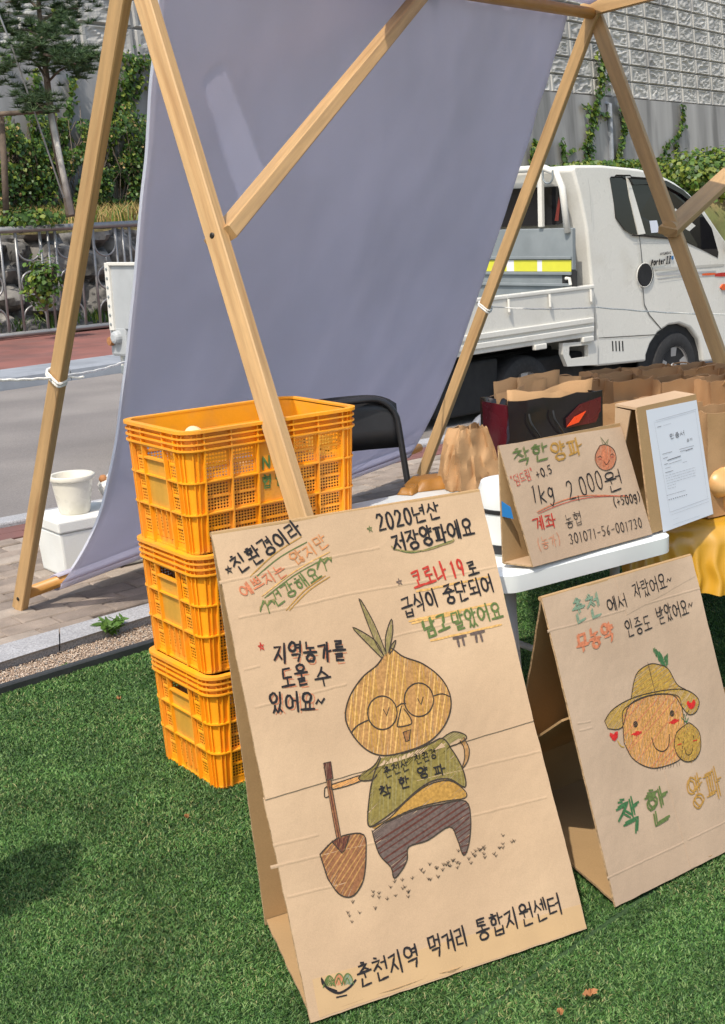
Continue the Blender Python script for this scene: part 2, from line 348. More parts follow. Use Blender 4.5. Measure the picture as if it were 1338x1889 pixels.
class Plane:
    """a flat panel: o origin, e right, u up, n towards the viewer; may be gently uneven (amp)"""
    def __init__(s, o, e, u, amp=0.0, seed=0.0):
        s.o, s.e, s.u = Vector(o), Vector(e).normalized(), Vector(u).normalized(); s.n = s.e.cross(s.u).normalized(); s.amp = amp; s.seed = seed; s.fold = None
    def px(s, x, y):
        d = onplane(x, y, s.o, s.n)-s.o; return (d.dot(s.e), d.dot(s.u))
    def at(s, a, b, off=0.0):
        h = 0
        if s.fold and b < s.fold[0]+s.fold[1]*a: h = -s.fold[2]
        if s.amp: h += s.amp*(noise.noise(Vector((a*3.1+s.seed, b*2.3, s.seed)))+.35*noise.noise(Vector((a*9, b*11+s.seed, 3.3))))
        return s.o+s.e*a+s.u*b+s.n*(off+h)
    def grid(s, mb, quad, nx=24, ny=30, th=.006, mi=0, ei=1, off=0.0, jag=0.0):
        """quad = 4 (a,b): bl, br, tr, tl; a slab with thickness th behind the surface"""
        q = [Vector(p) for p in quad]; vs = []
        for lay in (0, 1):
            for j in range(ny+1):
                for i in range(nx+1):
                    x, y = i/nx, j/ny; p = (q[0]*(1-x)+q[1]*x)*(1-y)+(q[3]*(1-x)+q[2]*x)*y
                    if jag and i in (0, nx): p = p+Vector((jag*noise.noise(Vector((p.y*30, i, 5.0+s.seed))), 0))
                    if jag and j in (0, ny): p = p+Vector((0, jag*noise.noise(Vector((p.x*30, j, 9.0+s.seed)))))
                    vs.append(s.at(p.x, p.y, off-th*lay))
        W = nx+1; K = W*(ny+1); fs = []; fe = []
        for j in range(ny):
            for i in range(nx):
                a = j*W+i; fs.append((a, a+1, a+W+1, a+W)); fs.append((K+a, K+a+W, K+a+W+1, K+a+1))
        for i in range(nx): fe += [(i, K+i, K+i+1, i+1), (ny*W+i, ny*W+i+1, K+ny*W+i+1, K+ny*W+i)]
        for j in range(ny): fe += [(j*W, (j+1)*W, K+(j+1)*W, K+j*W), (j*W+nx, K+j*W+nx, K+(j+1)*W+nx, (j+1)*W+nx)]
        b = len(mb.f); mb.add(vs, fs+fe, mi)
        for k in range(b+len(fs), len(mb.f)): mb.m[k] = ei
    def ribbon(s, mb, pts, w, off=.0012, mi=0, step=.012, wob=0.0, taper=False):
        P = [Vector(p) for p in pts]; Q = [P[0]]
        for i in range(len(P)-1):
            L = (P[i+1]-P[i]).length; k = max(1, int(L/step))
            Q += [P[i].lerp(P[i+1], t/k) for t in range(1, k+1)]
        if wob: Q = [q+Vector((noise.noise(Vector((q.x*70, q.y*70, 1.5))), noise.noise(Vector((q.x*70, q.y*70, 8.5)))))*wob for q in Q]
        if len(Q) > 1:
            d0 = (Q[0]-Q[1]); d1 = (Q[-1]-Q[-2])
            if d0.length > 1e-7: Q[0] = Q[0]+d0.normalized()*w*.3
            if d1.length > 1e-7: Q[-1] = Q[-1]+d1.normalized()*w*.3
        vs = []; N = len(Q)
        for i, q in enumerate(Q):
            t = Q[min(i+1, N-1)]-Q[max(i-1, 0)]
            if t.length < 1e-9: t = Vector((1, 0))
            t.normalize(); nrm = Vector((-t.y, t.x))
            ww = w*(.5+.09*noise.noise(Vector((q.x*40, q.y*40, 2.2))))*(.72 if i in (0, N-1) else 1)
            if taper: ww *= max(.15, math.sin(math.pi*(i+.5)/N))
            for sg in (-1, 1):
                r_ = q+nrm*ww*sg; vs.append(s.at(r_.x, r_.y, off))
        mb.add(vs, [(2*i, 2*i+1, 2*i+3, 2*i+2) for i in range(N-1)], mi)
    def text(s, mb, string, p0, p1, hpx, w, mi=0, off=.0018, jit=.05, slant=0.0, px=True, dbl=0.0):
        if isinstance(mb, Writer): mb.cut()
        A = Vector(s.px(*p0)) if px else Vector(p0); B = Vector(s.px(*p1)) if px else Vector(p1)
        H = (Vector(s.px(p0[0], p0[1]-hpx))-A).length if px else hpx
        d = B-A; L = d.length; d.normalize(); u = Vector((-d.y, d.x)); u = (u+d*slant).normalized()
        ws = [WID.get(c, .62 if ord(c) < 128 else 1.0) for c in string]; tot = sum(ws); x = 0
        for c, wd in zip(string, ws):
            cw = L/tot*wd; o = A+d*(x+cw*.06)+u*(H*random.uniform(-jit, jit)); x += cw
            for st in glyph(c):
                g = [o+d*(cw*.86*(px_+random.uniform(-.025, .025)))+u*(H*(1-py_+random.uniform(-.025, .025))) for px_, py_ in st]
                if dbl:
                    for sg in (-1, 1): s.ribbon(mb, [q+Vector((dbl*sg, dbl*.6*sg)) for q in g], w, off, mi, step=.008)
                else: s.ribbon(mb, g, w, off, mi, step=.008)
        if isinstance(mb, Writer): mb.cut('star' if string == '*' else 'lettering')
    def line(s, mb, pts, w, mi=0, off=.0016, **k): s.ribbon(mb, [s.px(*p) for p in pts], w, off, mi, **k)
    def hatch(s, mb, poly, ang, gap, w, mi=0, off=.0008, skip=0.0):
        P = [Vector(s.px(*p)) for p in poly]; ca, sa = math.cos(ang), math.sin(ang)
        Q = [(p.x*ca+p.y*sa, -p.x*sa+p.y*ca) for p in P]
        y0, y1 = min(q[1] for q in Q), max(q[1] for q in Q); y = y0+gap*.3
        while y < y1:
            xs = []
            for i in range(len(Q)):
                (xa, ya), (xb, yb) = Q[i], Q[(i+1) % len(Q)]
                if (ya <= y) != (yb <= y): xs.append(xa+(y-ya)/(yb-ya)*(xb-xa))
            xs.sort()
            for k in range(0, len(xs)-1, 2):
                a, b = xs[k], xs[k+1]
                if random.random() < skip or b-a < .001: continue
                a += random.uniform(0, .0025); b -= random.uniform(0, .0025)
                dy = random.uniform(-gap*.3, gap*.3)
                s.ribbon(mb, [(a*ca-(y+dy)*sa, a*sa+(y+dy)*ca), (b*ca-(y-dy)*sa, b*sa+(y-dy)*ca)], w*random.uniform(.75, 1.15), off, mi, step=.03)
            y += gap*random.uniform(.85, 1.15)
class Writer(MB):
    """marks drawn on a panel; every line of writing becomes a part of its own"""
    def __init__(s, root, mats=None): MB.__init__(s); s.root = root; s.mats = mats or PENS
    def cut(s, name='underline'):
        if not s.f: return
        m = MB(); m.v, m.f, m.m, m.uv = s.v, s.f, s.m, {}
        m.build(name, s.mats, s.root, fix=False); s.v, s.f, s.m, s.uv = [], [], [], {}
def smooth(pts, n=6, closed=False):
    """Catmull-Rom through points"""
    P = [Vector(p) for p in pts]; N = len(P); out = []
    for i in range(N if closed else N-1):
        p0 = P[i-1] if (closed or i > 0) else P[0]; p1 = P[i]; p2 = P[(i+1) % N]; p3 = P[(i+2) % N] if (closed or i+2 < N) else P[-1]
        for k in range(n):
            t = k/n; out.append(.5*((2*p1)+(p2-p0)*t+(2*p0-5*p1+4*p2-p3)*t*t+(3*p1-p0-3*p2+p3)*t**3))
    out.append(P[0] if closed else P[-1]); return [tuple(q) for q in out]
def pen(name, r, g, b, k=1.0): return mat(name, tuple(q*k for q in lin(r, g, b)), .8, .25, 160, spec=.2)
PENS = [pen('black marker', 40, 38, 40), pen('green crayon', 92, 108, 62), pen('orange crayon', 186, 128, 84), pen('red crayon', 176, 58, 48), pen('mustard crayon', 168, 128, 64),
        pen('ochre pencil', 166, 124, 76), pen('leaf pencil', 134, 122, 78), pen('shirt pencil', 126, 112, 60), pen('trouser pencil', 98, 84, 78), pen('spade pencil', 135, 92, 62), pen('graphite', 62, 54, 46),
        pen('bright red', 190, 42, 40), pen('teal crayon', 116, 138, 116), pen('hat yellow', 176, 142, 66), pen('skin orange', 198, 144, 86), pen('dark green', 62, 104, 66), pen('coral', 188, 116, 84), pen('yellow highlighter', 200, 158, 96), pen('brown grip', 88, 52, 44)]
K, GR, OR, RD, MU, OC, LF, SH, TR, SP, GP, BR, TE, HY, SK, DG, CO, YH, BG = range(19)

# ================================================================== THE SETTING
def gl(pa, pb, z):
    a, b = onz(*pa, z), onz(*pb, z); d = (b-a); d.z = 0; return a, d.normalized()
def strip(name, l1, l2, z1, z2, m, t0=-6, t1=14, nu=60, nv=4, amp=0.0, kind='structure', prof=None):
    vs = []; fs = []
    for i in range(nu+1):
        t = t0+(t1-t0)*i/nu
        for j in range(nv+1):
            s_ = j/nv; p = (l1[0]+l1[1]*t).lerp(l2[0]+l2[1]*t, s_); p.z = z1+(z2-z1)*s_
            if prof: p.z = prof(s_, t)
            if amp: p.z += amp*noise.noise(Vector((p.x*.8, p.y*.8, 2)))
            vs.append(p)
    for i in range(nu):
        for j in range(nv): a = i*(nv+1)+j; fs.append((a, a+1, a+nv+2, a+nv+1))
    b = MB(); b.add(vs, fs); o = b.build(name, m, smooth=True); struct(o, kind); return o
g = MB(); g.add([(-300, -100, -.6), (300, -100, -.6), (300, 500, -.6), (-300, 500, -.6)], [(0, 1, 2, 3)]); struct(g.build('ground', M['ground']))

L_edge = gl((0, 1282), (266, 1201), .0)
L_cb = gl((0, 1239), (266, 1155), -.01)       # foot of the granite kerb
L_cf = gl((0, 1221), (266, 1138), .035)       # its top front edge
L_ck = gl((0, 1190), (266, 1115), .035)       # its top back edge
P1 = onz(0, 962, .02); P2 = onz(846, 803, .02); dd = (P2-P1); dd.z = 0; L_kn = (P1, dd.normalized())
nk = Vector((-L_kn[1].y, L_kn[1].x, 0))
L_kb = (P1-nk*.14, L_kn[1]); L_red = (P1-nk*.40, L_kn[1])
def Lz(l, off, dz=0): n_ = Vector((-l[1].y, l[1].x, 0)); return (l[0]+n_*off+Vector((0, 0, dz)), l[1])
# turf backing
tb = MB(); e0, ed = L_edge; en = Vector((-ed.y, ed.x, 0))
vs = []
for t in (-4, 9):
    for s_ in (0, -9): q = e0+ed*t+en*s_; vs.append((q.x, q.y, 0))
tb.add(vs, [(0, 1, 3, 2)]); struct(tb.build('artificial_turf', M['turf_base']))
# blades, only where the picture (and a step aside) can see them
_a, _b = onz(880, 1876, 0), onz(1190, 1655, 0); SE = (_a, (_b-_a).normalized())      # seam between two turf rolls
def turf_blades():
    N = 1450000
    y = 1.75+(6.6-1.75)*rng.random(N)**1.55; x = (-.38*y-.4)+(.76*y+.85)*rng.random(N)
    n_ = (x-e0.x)*en.x+(y-e0.y)*en.y; keep = (n_ < -.005) & ~((np.abs((x-SE[0].x)*-SE[1].y+(y-SE[0].y)*SE[1].x) < .0065) & (x > .12))
    x, y = x[keep], y[keep]; N = len(x)
    tn = np.sin(x*9+np.sin(y*7))*.5+np.sin(y*11+x*4)*.5
    hgt = rng.uniform(.004, .0085, N)*(1+.15*tn); wd = rng.uniform(.0009, .0016, N)*(1+.22*(y-2)); a = rng.uniform(0, 2*np.pi, N); ln = rng.uniform(.3, 1.7, N)*hgt
    a2 = rng.uniform(0, 2*np.pi, N)
    base = np.stack([x, y, np.full(N, .0)], 1); dx = np.stack([np.cos(a)*wd, np.sin(a)*wd, np.zeros(N)], 1)
    tip = base+np.stack([np.cos(a2)*ln, np.sin(a2)*ln, hgt], 1); mid = base+np.stack([np.cos(a2)*ln*.35, np.sin(a2)*ln*.35, hgt*.6], 1)
    v = np.stack([base-dx, base+dx, mid+dx*.8, tip+dx*.2, tip-dx*.2, mid-dx*.8], 1).reshape(-1, 3)
    i0 = np.arange(N)*6; f = np.concatenate([np.stack([i0, i0+1, i0+2, i0+5], 1), np.stack([i0+5, i0+2, i0+3, i0+4], 1)])
    pr = rng.random(N)+.05*tn; mi = np.where(pr < .44, 0, np.where(pr < .76, 1, np.where(pr < .97, 2, 3))); mi = np.concatenate([mi, mi])
    o = np_mesh('turf_blades', v, f, [M['blade_a'], M['blade_b'], M['blade_c'], M['blade_d']], mi); struct(o, 'stuff'); return o
turf_blades()
# rubber edging between turf and gravel
eb = MB(); q0 = e0+ed*-3; q1 = e0+ed*6
eb.beam(q0+en*.012+Vector((0, 0, .012)), q1+en*.012+Vector((0, 0, .012)), .034, .030, (0, 0, 1), .005)
eb.beam(q0+en*.045+Vector((0, 0, .004)), q1+en*.045+Vector((0, 0, .004)), .016, .034, (0, 0, 1), .004)
tag(eb.build('turf_edging', M['edging'], origin=q0), 'black rubber edging strip between the green turf and the gravel', 'edging')
strip('gravel_bed', Lz(L_edge, .055), Lz(L_cb, .01), -.008, -.008, M['gravel_base'], -3, 6)
def pebbles():
    N = 15000; t = rng.uniform(-1.2, 1.7, N); s_ = rng.random(N)
    A = np.array(Lz(L_edge, .055)[0]); B = np.array(L_cb[0]); d1 = np.array(L_edge[1]); d2 = np.array(L_cb[1])
    c = (A+d1*t[:, None])*(1-s_[:, None])+(B+d2*t[:, None])*s_[:, None]; c[:, 2] = -.004+rng.uniform(-.003, .004, N)
    octv = np.array([[1, 0, 0], [-1, 0, 0], [0, 1, 0], [0, -1, 0], [0, 0, 1], [0, 0, -1]], float)
    octf = np.array([[0, 2, 4], [2, 1, 4], [1, 3, 4], [3, 0, 4], [2, 0, 5], [1, 2, 5], [3, 1, 5], [0, 3, 5]])
    sc = rng.uniform(.0022, .0058, (N, 1, 1))*np.array([1, .8, .6])*rng.uniform(.7, 1.2, (N, 1, 3)); a = rng.uniform(0, 6.28, N)
    q = octv[None]*sc; ca, sa = np.cos(a)[:, None], np.sin(a)[:, None]
    v = np.stack([q[..., 0]*ca-q[..., 1]*sa, q[..., 0]*sa+q[..., 1]*ca, q[..., 2]], -1)+c[:, None]
    f = (octf[None]+(np.arange(N)*6)[:, None, None]).reshape(-1, 3); mi = np.repeat(rng.choice(4, N, p=[.4, .3, .2, .1]), 8)
    ms = [mat('pebble', (.46, .35, .26), .85, 0), mat('pebble pale', (.56, .47, .38), .85, 0), mat('pebble brown', (.30, .21, .15), .85, 0), mat('pebble grey', (.24, .23, .22), .85, 0)]
    struct(np_mesh('gravel', v.reshape(-1, 3), f, ms, mi), 'stuff')
pebbles()
# granite kerb stones
kb = MB()
for i in range(12):
    t0_, t1_ = -3.35+i*.9, -3.35+(i+1)*.9-.006
    prof = [L_cb[0]+L_cb[1]*0, L_cf[0], L_ck[0]]
    vs = []
    for t in (t0_, t1_):
        vs += [Vector((*(L_cb[0]+L_cb[1]*t).xy, -.06)), Vector((*(L_cb[0].lerp(L_cf[0], .6)+L_cf[1]*t).xy, .022)), Vector((*(L_cf[0]+L_cf[1]*(t)).xy, .033)), Vector((*(L_ck[0]+L_ck[1]*t).xy, .035)), Vector((*(L_ck[0]+L_ck[1]*t).xy, -.06))]
    kb.add(vs, [(0, 1, 6, 5), (1, 2, 7, 6), (2, 3, 8, 7), (3, 4, 9, 8), (0, 4, 3, 2, 1), (5, 6, 7, 8, 9)])
struct(kb.build('kerb', M['granite'], smooth=30))
# pavement of interlocking blocks, with a red row along the road kerb
sw = MB(); A = Lz(L_ck, .004); Bn = L_kn
def quad_strip(mb, l1, l2, z, t0, t1, mi):
    vs = [Vector((*(l[0]+l[1]*t).xy, z)) for t in (t0, t1) for l in (l1, l2)]; mb.add(vs, [(0, 1, 3, 2)], mi)
quad_strip(sw, A, L_kb, -.004, -4, 9, 0)
ax = L_kn[1]; ay = Vector((-ax.y, ax.x, 0))
pav_c = mat('paving block', (.255, .205, .165), .92, .22, 9, .4, 60, fine=.1, fs=180)
pav_d = mat('paving block darker', (.205, .165, .135), .92, .22, 9, .4, 60, fine=.1, fs=180)
pav_l = mat('paving block paler', (.30, .25, .205), .92, .22, 9, .4, 60, fine=.1, fs=180)
joint = mat('paving joint', (.10, .083, .068), .95, .3, 30, .5, 100)
bl, bw_ = .225, .1125
for i in range(-13, 32):
    for j in range(0, 26):
        c = P1-ay*(.40+.06+j*bw_)+ax*(i*bl+(j % 2)*bl/2)
        # inside the strip?
        n_ = Vector((-L_ck[1].y, L_ck[1].x, 0)); dd_ = (c-L_ck[0]).dot(n_)
        if dd_ < .03: continue
        red = False
        a = random.uniform(-.012, .012); e1 = (ax*math.cos(a)+ay*math.sin(a)); e2 = Vector((-e1.y, e1.x, 0))
        hz = random.uniform(-.003, .003)
        wv = .0012; L2, W2 = bl/2-.002, bw_/2-.002
        out = []
        for k in range(9): x = -L2+2*L2*k/8; out.append((x, -W2+wv*math.sin(k/8*2*math.pi*1)))
        for k in range(9): x = L2-2*L2*k/8; out.append((x, W2+wv*math.sin((8-k)/8*2*math.pi)))
        vs = []
        for (ins, z) in ((0, -.02), (0, .012), (.005, .018)):
            for x, y in out:
                f_ = 1-ins/.07; q = c+e1*(x*f_)+e2*(y*f_); vs.append((q.x, q.y, z+hz+(.002*x/L2 if z > 0 else 0)))
        n16 = 18; fs = []
        for l_ in range(2):
            for k in range(n16): k2 = (k+1) % n16; fs.append((l_*n16+k, l_*n16+k2, (l_+1)*n16+k2, (l_+1)*n16+k))
        fs.append(tuple(2*n16+k for k in range(n16))); sw.add(vs, fs, random.choice([1, 1, 2, 3]))
for i in range(-26, 66):                 # red row
    for j in range(2):
        c = P1-ay*(.14+.065+j*.128)+ax*(i*.115*2+(j % 2)*.115)
        sw.box(c+Vector((0, 0, -.02-.02+.018+.0)), ax*.112, ay*.062, (0, 0, .02), 4)
struct(sw.build('pavement', [joint, pav_c, pav_d, pav_l, M['red_pave']]))
nk_ = MB()
for i in range(-4, 14):
    c = P1-ay*.07+ax*(i*1.0); nk_.box(c+Vector((0, 0, -.10)), ax*.496, ay*.068, (0, 0, .123))
struct(nk_.build('road_kerb', M['granite'], bevel=.012))
# road, falling away from the pavement
FZ = -.36
fk0 = onz(0, 722, FZ); fk1 = onz(232, 688, FZ); dfk = (fk1-fk0); dfk.z = 0; L_ff = (fk0, dfk.normalized())
strip('road', (P1, L_kn[1]), L_ff, -.10, FZ, M['asphalt'], -8, 30, 60, 14, amp=.012)
L_ft = gl((0, 678), (235, 652), FZ+.15); L_ftb = Lz(L_ft, .0); L_ft0 = gl((0, 698), (235, 670), FZ+.14)
fkb = MB()
for i in range(-6, 26):
    c = L_ff[0]+L_ff[1]*(i*1.0); vs = []
    for t in (i, i+.985):
        p0 = L_ff[0]+L_ff[1]*t; p1 = L_ft[0]+L_ff[1]*t; n_ = Vector((-L_ff[1].y, L_ff[1].x, 0))
        vs += [Vector((*p0.xy, FZ-.1)), Vector((*(p0+n_*.03).xy, FZ+.13)), Vector((*(p0+n_*.06).xy, FZ+.15)), Vector((*(p0+n_*.75).xy, FZ+.155)), Vector((*(p0+n_*.75).xy, FZ-.1))]
    fkb.add(vs, [(0, 1, 6, 5), (1, 2, 7, 6), (2, 3, 8, 7), (3, 4, 9, 8), (0, 4, 3, 2, 1), (5, 6, 7, 8, 9)])
struct(fkb.build('far_kerb', M['kerb_far'], smooth=30))
FB = -.20
fb0 = onz(0, 628, FB); fb1 = onz(205, 606, FB); dfb = (fb1-fb0); dfb.z = 0; L_f = (fb0, dfb.normalized())
strip('far_pavement', Lz(L_ff, .74), Lz(L_f, .5), FZ+.15, FB, M['red_pave'], -6, 26, 40, 6, amp=.01)

# moulded retaining wall, receding to the right
W0 = aty(150, 96, 27.0); W1 = aty(1338, 197, 55.0); WD = (W1-W0); WZ0, WZ1 = W0.z, W1.z; WLEN = Vector((WD.x, WD.y)).length
WH = Vector((WD.x, WD.y, 0)).normalized(); WN = Vector((WH.y, -WH.x, 0))     # towards us
def wz(t): return WZ0+(WZ1-WZ0)*t/WLEN
BAT = .08
def wallpt(t, h, off=0.0):
    p = W0+WH*t+WN*(off-h*BAT); return Vector((p.x, p.y, wz(t)+h))
wall = thing('retaining_wall', (W0.x, W0.y, 1.2), 'tall grey retaining wall of moulded stone panels above plain concrete, behind everything', 'wall')
wb = MB(); vs = []; fs = []
ts = [-9+i*1.5 for i in range(42)]
for t in ts:
    for h in (-5.2, -2, -.02): vs.append(wallpt(t, h, .12))
for i in range(len(ts)-1):
    for j in range(2): a = i*3+j; fs.append((a, a+1, a+4, a+3))
for i in range(len(ts)-1):
    b0 = len(vs); vs += [wallpt(ts[i], -.02, .12), wallpt(ts[i+1], -.02, .12), wallpt(ts[i+1], 0, -.1), wallpt(ts[i], 0, -.1)]; fs.append((b0, b0+1, b0+2, b0+3))
wb.add(vs, fs); wb.build('concrete_base', M['conc'], wall)
pb_ = MB(); CW, CH = 1.50, .55
rowsN = 15
def panel_cell(t0, h0, seed):
    n1, n2 = 20, 12; vs = []; fs = []
    for j in range(n2+1):
        for i in range(n1+1):
            x, y = i/n1, j/n2; ex = min(x, 1-x)*CW; ey = min(y, 1-y)*CH; e_ = min(ex*.55, ey)
            rg = noise.noise(Vector((t0*1.3+x*2.2, h0*3+y*2.0, seed)))
            off = -.07 if (ex < .03 or ey < .012) else (.028 if e_ < .085 else .0+.05*max(0, math.sin(rg*9))*.6+.03*noise.noise(Vector((t0*5+x*7, y*6, seed))))
            vs.append(wallpt(t0+x*CW, h0+y*CH, off))
    for j in range(n2):
        for i in range(n1): a = j*(n1+1)+i; fs.append((a, a+1, a+n1+2, a+n1+1))
    pb_.add(vs, fs)
for i in range(-6, 34):
    for j in range(9): panel_cell(i*CW, j*CH, i*3.1+j*7.7)
po = pb_.build('stone_panels', M['panel'], wall, fix=False)
cb_ = MB(); vs = []
for t in ts: vs += [wallpt(t, 9*CH, .08), wallpt(t, 9*CH+2.2, .08)]
cb_.add(vs, [(2*i, 2*i+1, 2*i+3, 2*i+2) for i in range(len(ts)-1)]); cb_.build('top_band', M['conc'], wall)
WO = W0+WN*.15
def wpx(x, y, off=.2):                   # pixel -> point just in front of the wall
    return onplane(x, y, W0+WN*off, (WN+Vector((0, 0, BAT))).normalized())
pp = MB(); a = wpx(1124, 192); b = wpx(1131, 300); pp.tube([a+Vector((-.25, 0, .05)), a, b+Vector((0, 0, -1.2))], .09, 10)
tag(pp.build('drain_pipe', M['kerb_far'], origin=b, smooth=40), 'pale drain pipe running down the concrete wall between the ivy', 'pipe')

# bank between the fence and the wall
FNR = Vector((-L_f[1].y, L_f[1].x, 0))
def bank_top(t): return wz(t)-3.2+.8*max(0, min(1, t/WLEN))
def bank_z(s_, t):
    wd = ((W0+WN*.1+WH*t)-(L_f[0]+L_f[1]*t)); wd.z = 0; tot = wd.dot(FNR); d = s_*tot; top = bank_top(t)
    if d < 1.15: return FB+.02
    if d < 1.6: return FB+1.45*(d-1.15)/.45
    return FB+1.45+(top-FB-1.45)*min(1, (d-1.6)/max(.3, tot-1.6))
strip('bank', L_f, (W0+WN*.1-WH*0, WH), 0, 0, M['bank'], -8, 54, 130, 40, amp=.08, prof=bank_z)
# rough stone wall behind the railing
sv = []; sf = []; nx, ny = 150, 26
for i in range(nx+1):
    t = -3.2+i*.085
    for j in range(ny+1):
        s_ = j/ny; p = L_f[0]+L_f[1]*t+Vector((-L_f[1].y, L_f[1].x, 0))*(.55+.55*s_); z = FB-.1+1.62*s_
        q = Vector((t*1.5+.25*noise.noise(Vector((t*2, z*2, 4))), z*1.9, .3)); dst, pts = noise.voronoi(q); h = min(.42, (dst[1]-dst[0])*1.1)+.10*noise.noise(Vector((t*6, z*6, 0)))+.05*noise.noise(Vector((t*15, z*15, 0)))
        p = p-Vector((-L_f[1].y, L_f[1].x, 0))*(h-.1); p.z = z+.06*noise.noise(Vector((t*2, s_*3, 7))); sv.append(p)
for i in range(nx):
    for j in range(ny): a = i*(ny+1)+j; sf.append((a, a+1, a+ny+2, a+ny+1))
sb_ = MB(); sb_.add(sv, sf); tag(sb_.build('rock_wall', M['rock'], origin=(fb0.x, fb0.y, FB), smooth=35), 'rough dark boulder wall directly behind the steel railing', 'rock wall')

# ------------------------------------------------------------------ leaves
def leaves(name, C, nrm, size, mats, prob, flat=.5, parent=None, origin=(0, 0, 0), up=None, elong=1.0):
    C = np.asarray(C, float); N = len(C); n_ = np.tile(np.array(nrm, float), (N, 1)) if np.ndim(nrm) == 1 else np.array(nrm, float)
    n_ = n_+rng.normal(0, flat, (N, 3)); n_ /= np.linalg.norm(n_, axis=1)[:, None]
    r_ = rng.normal(0, 1, (N, 3)); r_ -= (r_*n_).sum(1)[:, None]*n_
    if up is not None:
        r_ = np.tile(np.array(up, float), (N, 1))+rng.normal(0, .45, (N, 3)); r_ -= (r_*n_).sum(1)[:, None]*n_
    r_ /= np.linalg.norm(r_, axis=1)[:, None]; s_ = np.cross(n_, r_); sz = (size*rng.uniform(.6, 1.25, N))[:, None]
    v = np.stack([C-r_*sz*.5*elong, C-r_*sz*.1+s_*sz*.46, C+r_*sz*.3*elong+s_*sz*.26+n_*sz*.1, C+r_*sz*.55*elong, C+r_*sz*.3*elong-s_*sz*.26+n_*sz*.1, C-r_*sz*.1-s_*sz*.46], 1).reshape(-1, 3)
    i0 = np.arange(N)*6; f = np.concatenate([np.stack([i0, i0+1, i0+2, i0+3], 1), np.stack([i0, i0+3, i0+4, i0+5], 1)])
    mi = rng.choice(len(mats), N, p=prob); return np_mesh(name, v, f, mats, np.concatenate([mi, mi]), origin, parent)
IV = [M['ivy_a'], M['ivy_b'], M['ivy_c']]
def ivy(label, paths, dens, size, prob=(.5, .25, .25), group='ivy on the wall'):
    """paths: list of (pixel polyline, width px) -> leaves on the wall, with a stem"""
    C = []; st = MB()
    for pl, wpx_ in paths:
        pts = smooth([(x, y) for x, y in pl], 5)
        st.tube([wpx(x, y, .16) for x, y in pts], .018, 5)
        for (xa, ya), (xb, yb) in zip(pts[:-1], pts[1:]):
            L = math.hypot(xb-xa, yb-ya); n_ = max(1, int(L*wpx_*dens))
            for _ in range(n_):
                t = random.random(); r_ = random.gauss(0, .42)*wpx_; ca = random.uniform(0, 6.28)
                C.append(wpx(xa+(xb-xa)*t+r_*math.cos(ca), ya+(yb-ya)*t+r_*math.sin(ca), random.uniform(.16, .34)))
    base = wpx(*paths[0][0][-1]); root = thing('ivy_vine', base, label, 'ivy', group)
    st.build('stem', M['bark'], root); leaves('foliage', C, tuple(WN+Vector((0, 0, .5))), size, IV, prob, .55, root, up=(0, 0, -1))
ivy('tallest ivy vine on the right wall, climbing above the truck roof', [([(1112, 85), (1112, 130), (1108, 165), (1100, 205), (1090, 250), (1085, 300)], 13), ([(1120, 140), (1135, 158)], 7), ([(1100, 205), (1078, 195)], 8), ([(1110, 210), (1125, 215)], 8), ([(1088, 255), (1075, 275)], 8)], .20, .15)
ivy('slim ivy vine just right of the drain pipe', [([(1146, 190), (1152, 225), (1150, 260), (1138, 300)], 9)], .22, .15)
ivy('curved ivy vine right of the shaded wooden leg', [([(1260, 195), (1260, 230), (1245, 258), (1230, 270), (1222, 300)], 8), ([(1250, 262), (1248, 300)], 7)], .22, .15)
ivy('low ivy sprig left of the drain pipe near the truck roof', [([(1036, 262), (1042, 285), (1045, 305)], 9), ([(1048, 284), (1062, 275)], 5)], .22, .15)
ivy('small ivy sprig by the right edge of the lavender sheet', [([(988, 258), (984, 285), (978, 310)], 9)], .22, .15)
ivy('thick ivy mat between the two wooden legs on the left', [([(225, 110), (250, 112), (280, 118)], 26), ([(250, 120), (235, 150), (228, 190), (232, 230)], 34), ([(290, 125), (292, 180), (290, 250), (275, 330), (265, 395)], 20), ([(262, 140), (255, 180)], 16), ([(240, 240), (236, 290), (225, 340)], 15), ([(215, 150), (205, 210), (205, 300)], 14)], .105, .095, (.5, .22, .28))
ivy('patchy ivy behind the pine at the left edge of the photo', [([(60, 50), (95, 50), (105, 42)], 18), ([(100, 70), (100, 30), (98, 10)], 8), ([(64, 130), (70, 180), (64, 235), (60, 300)], 18), ([(135, 140), (130, 190), (122, 240), (120, 300)], 15), ([(5, 108), (12, 112)], 12), ([(15, 215), (22, 260), (20, 310)], 14), ([(100, 215), (110, 250), (95, 290), (75, 330)], 22)], .105, .09, (.5, .25, .25))

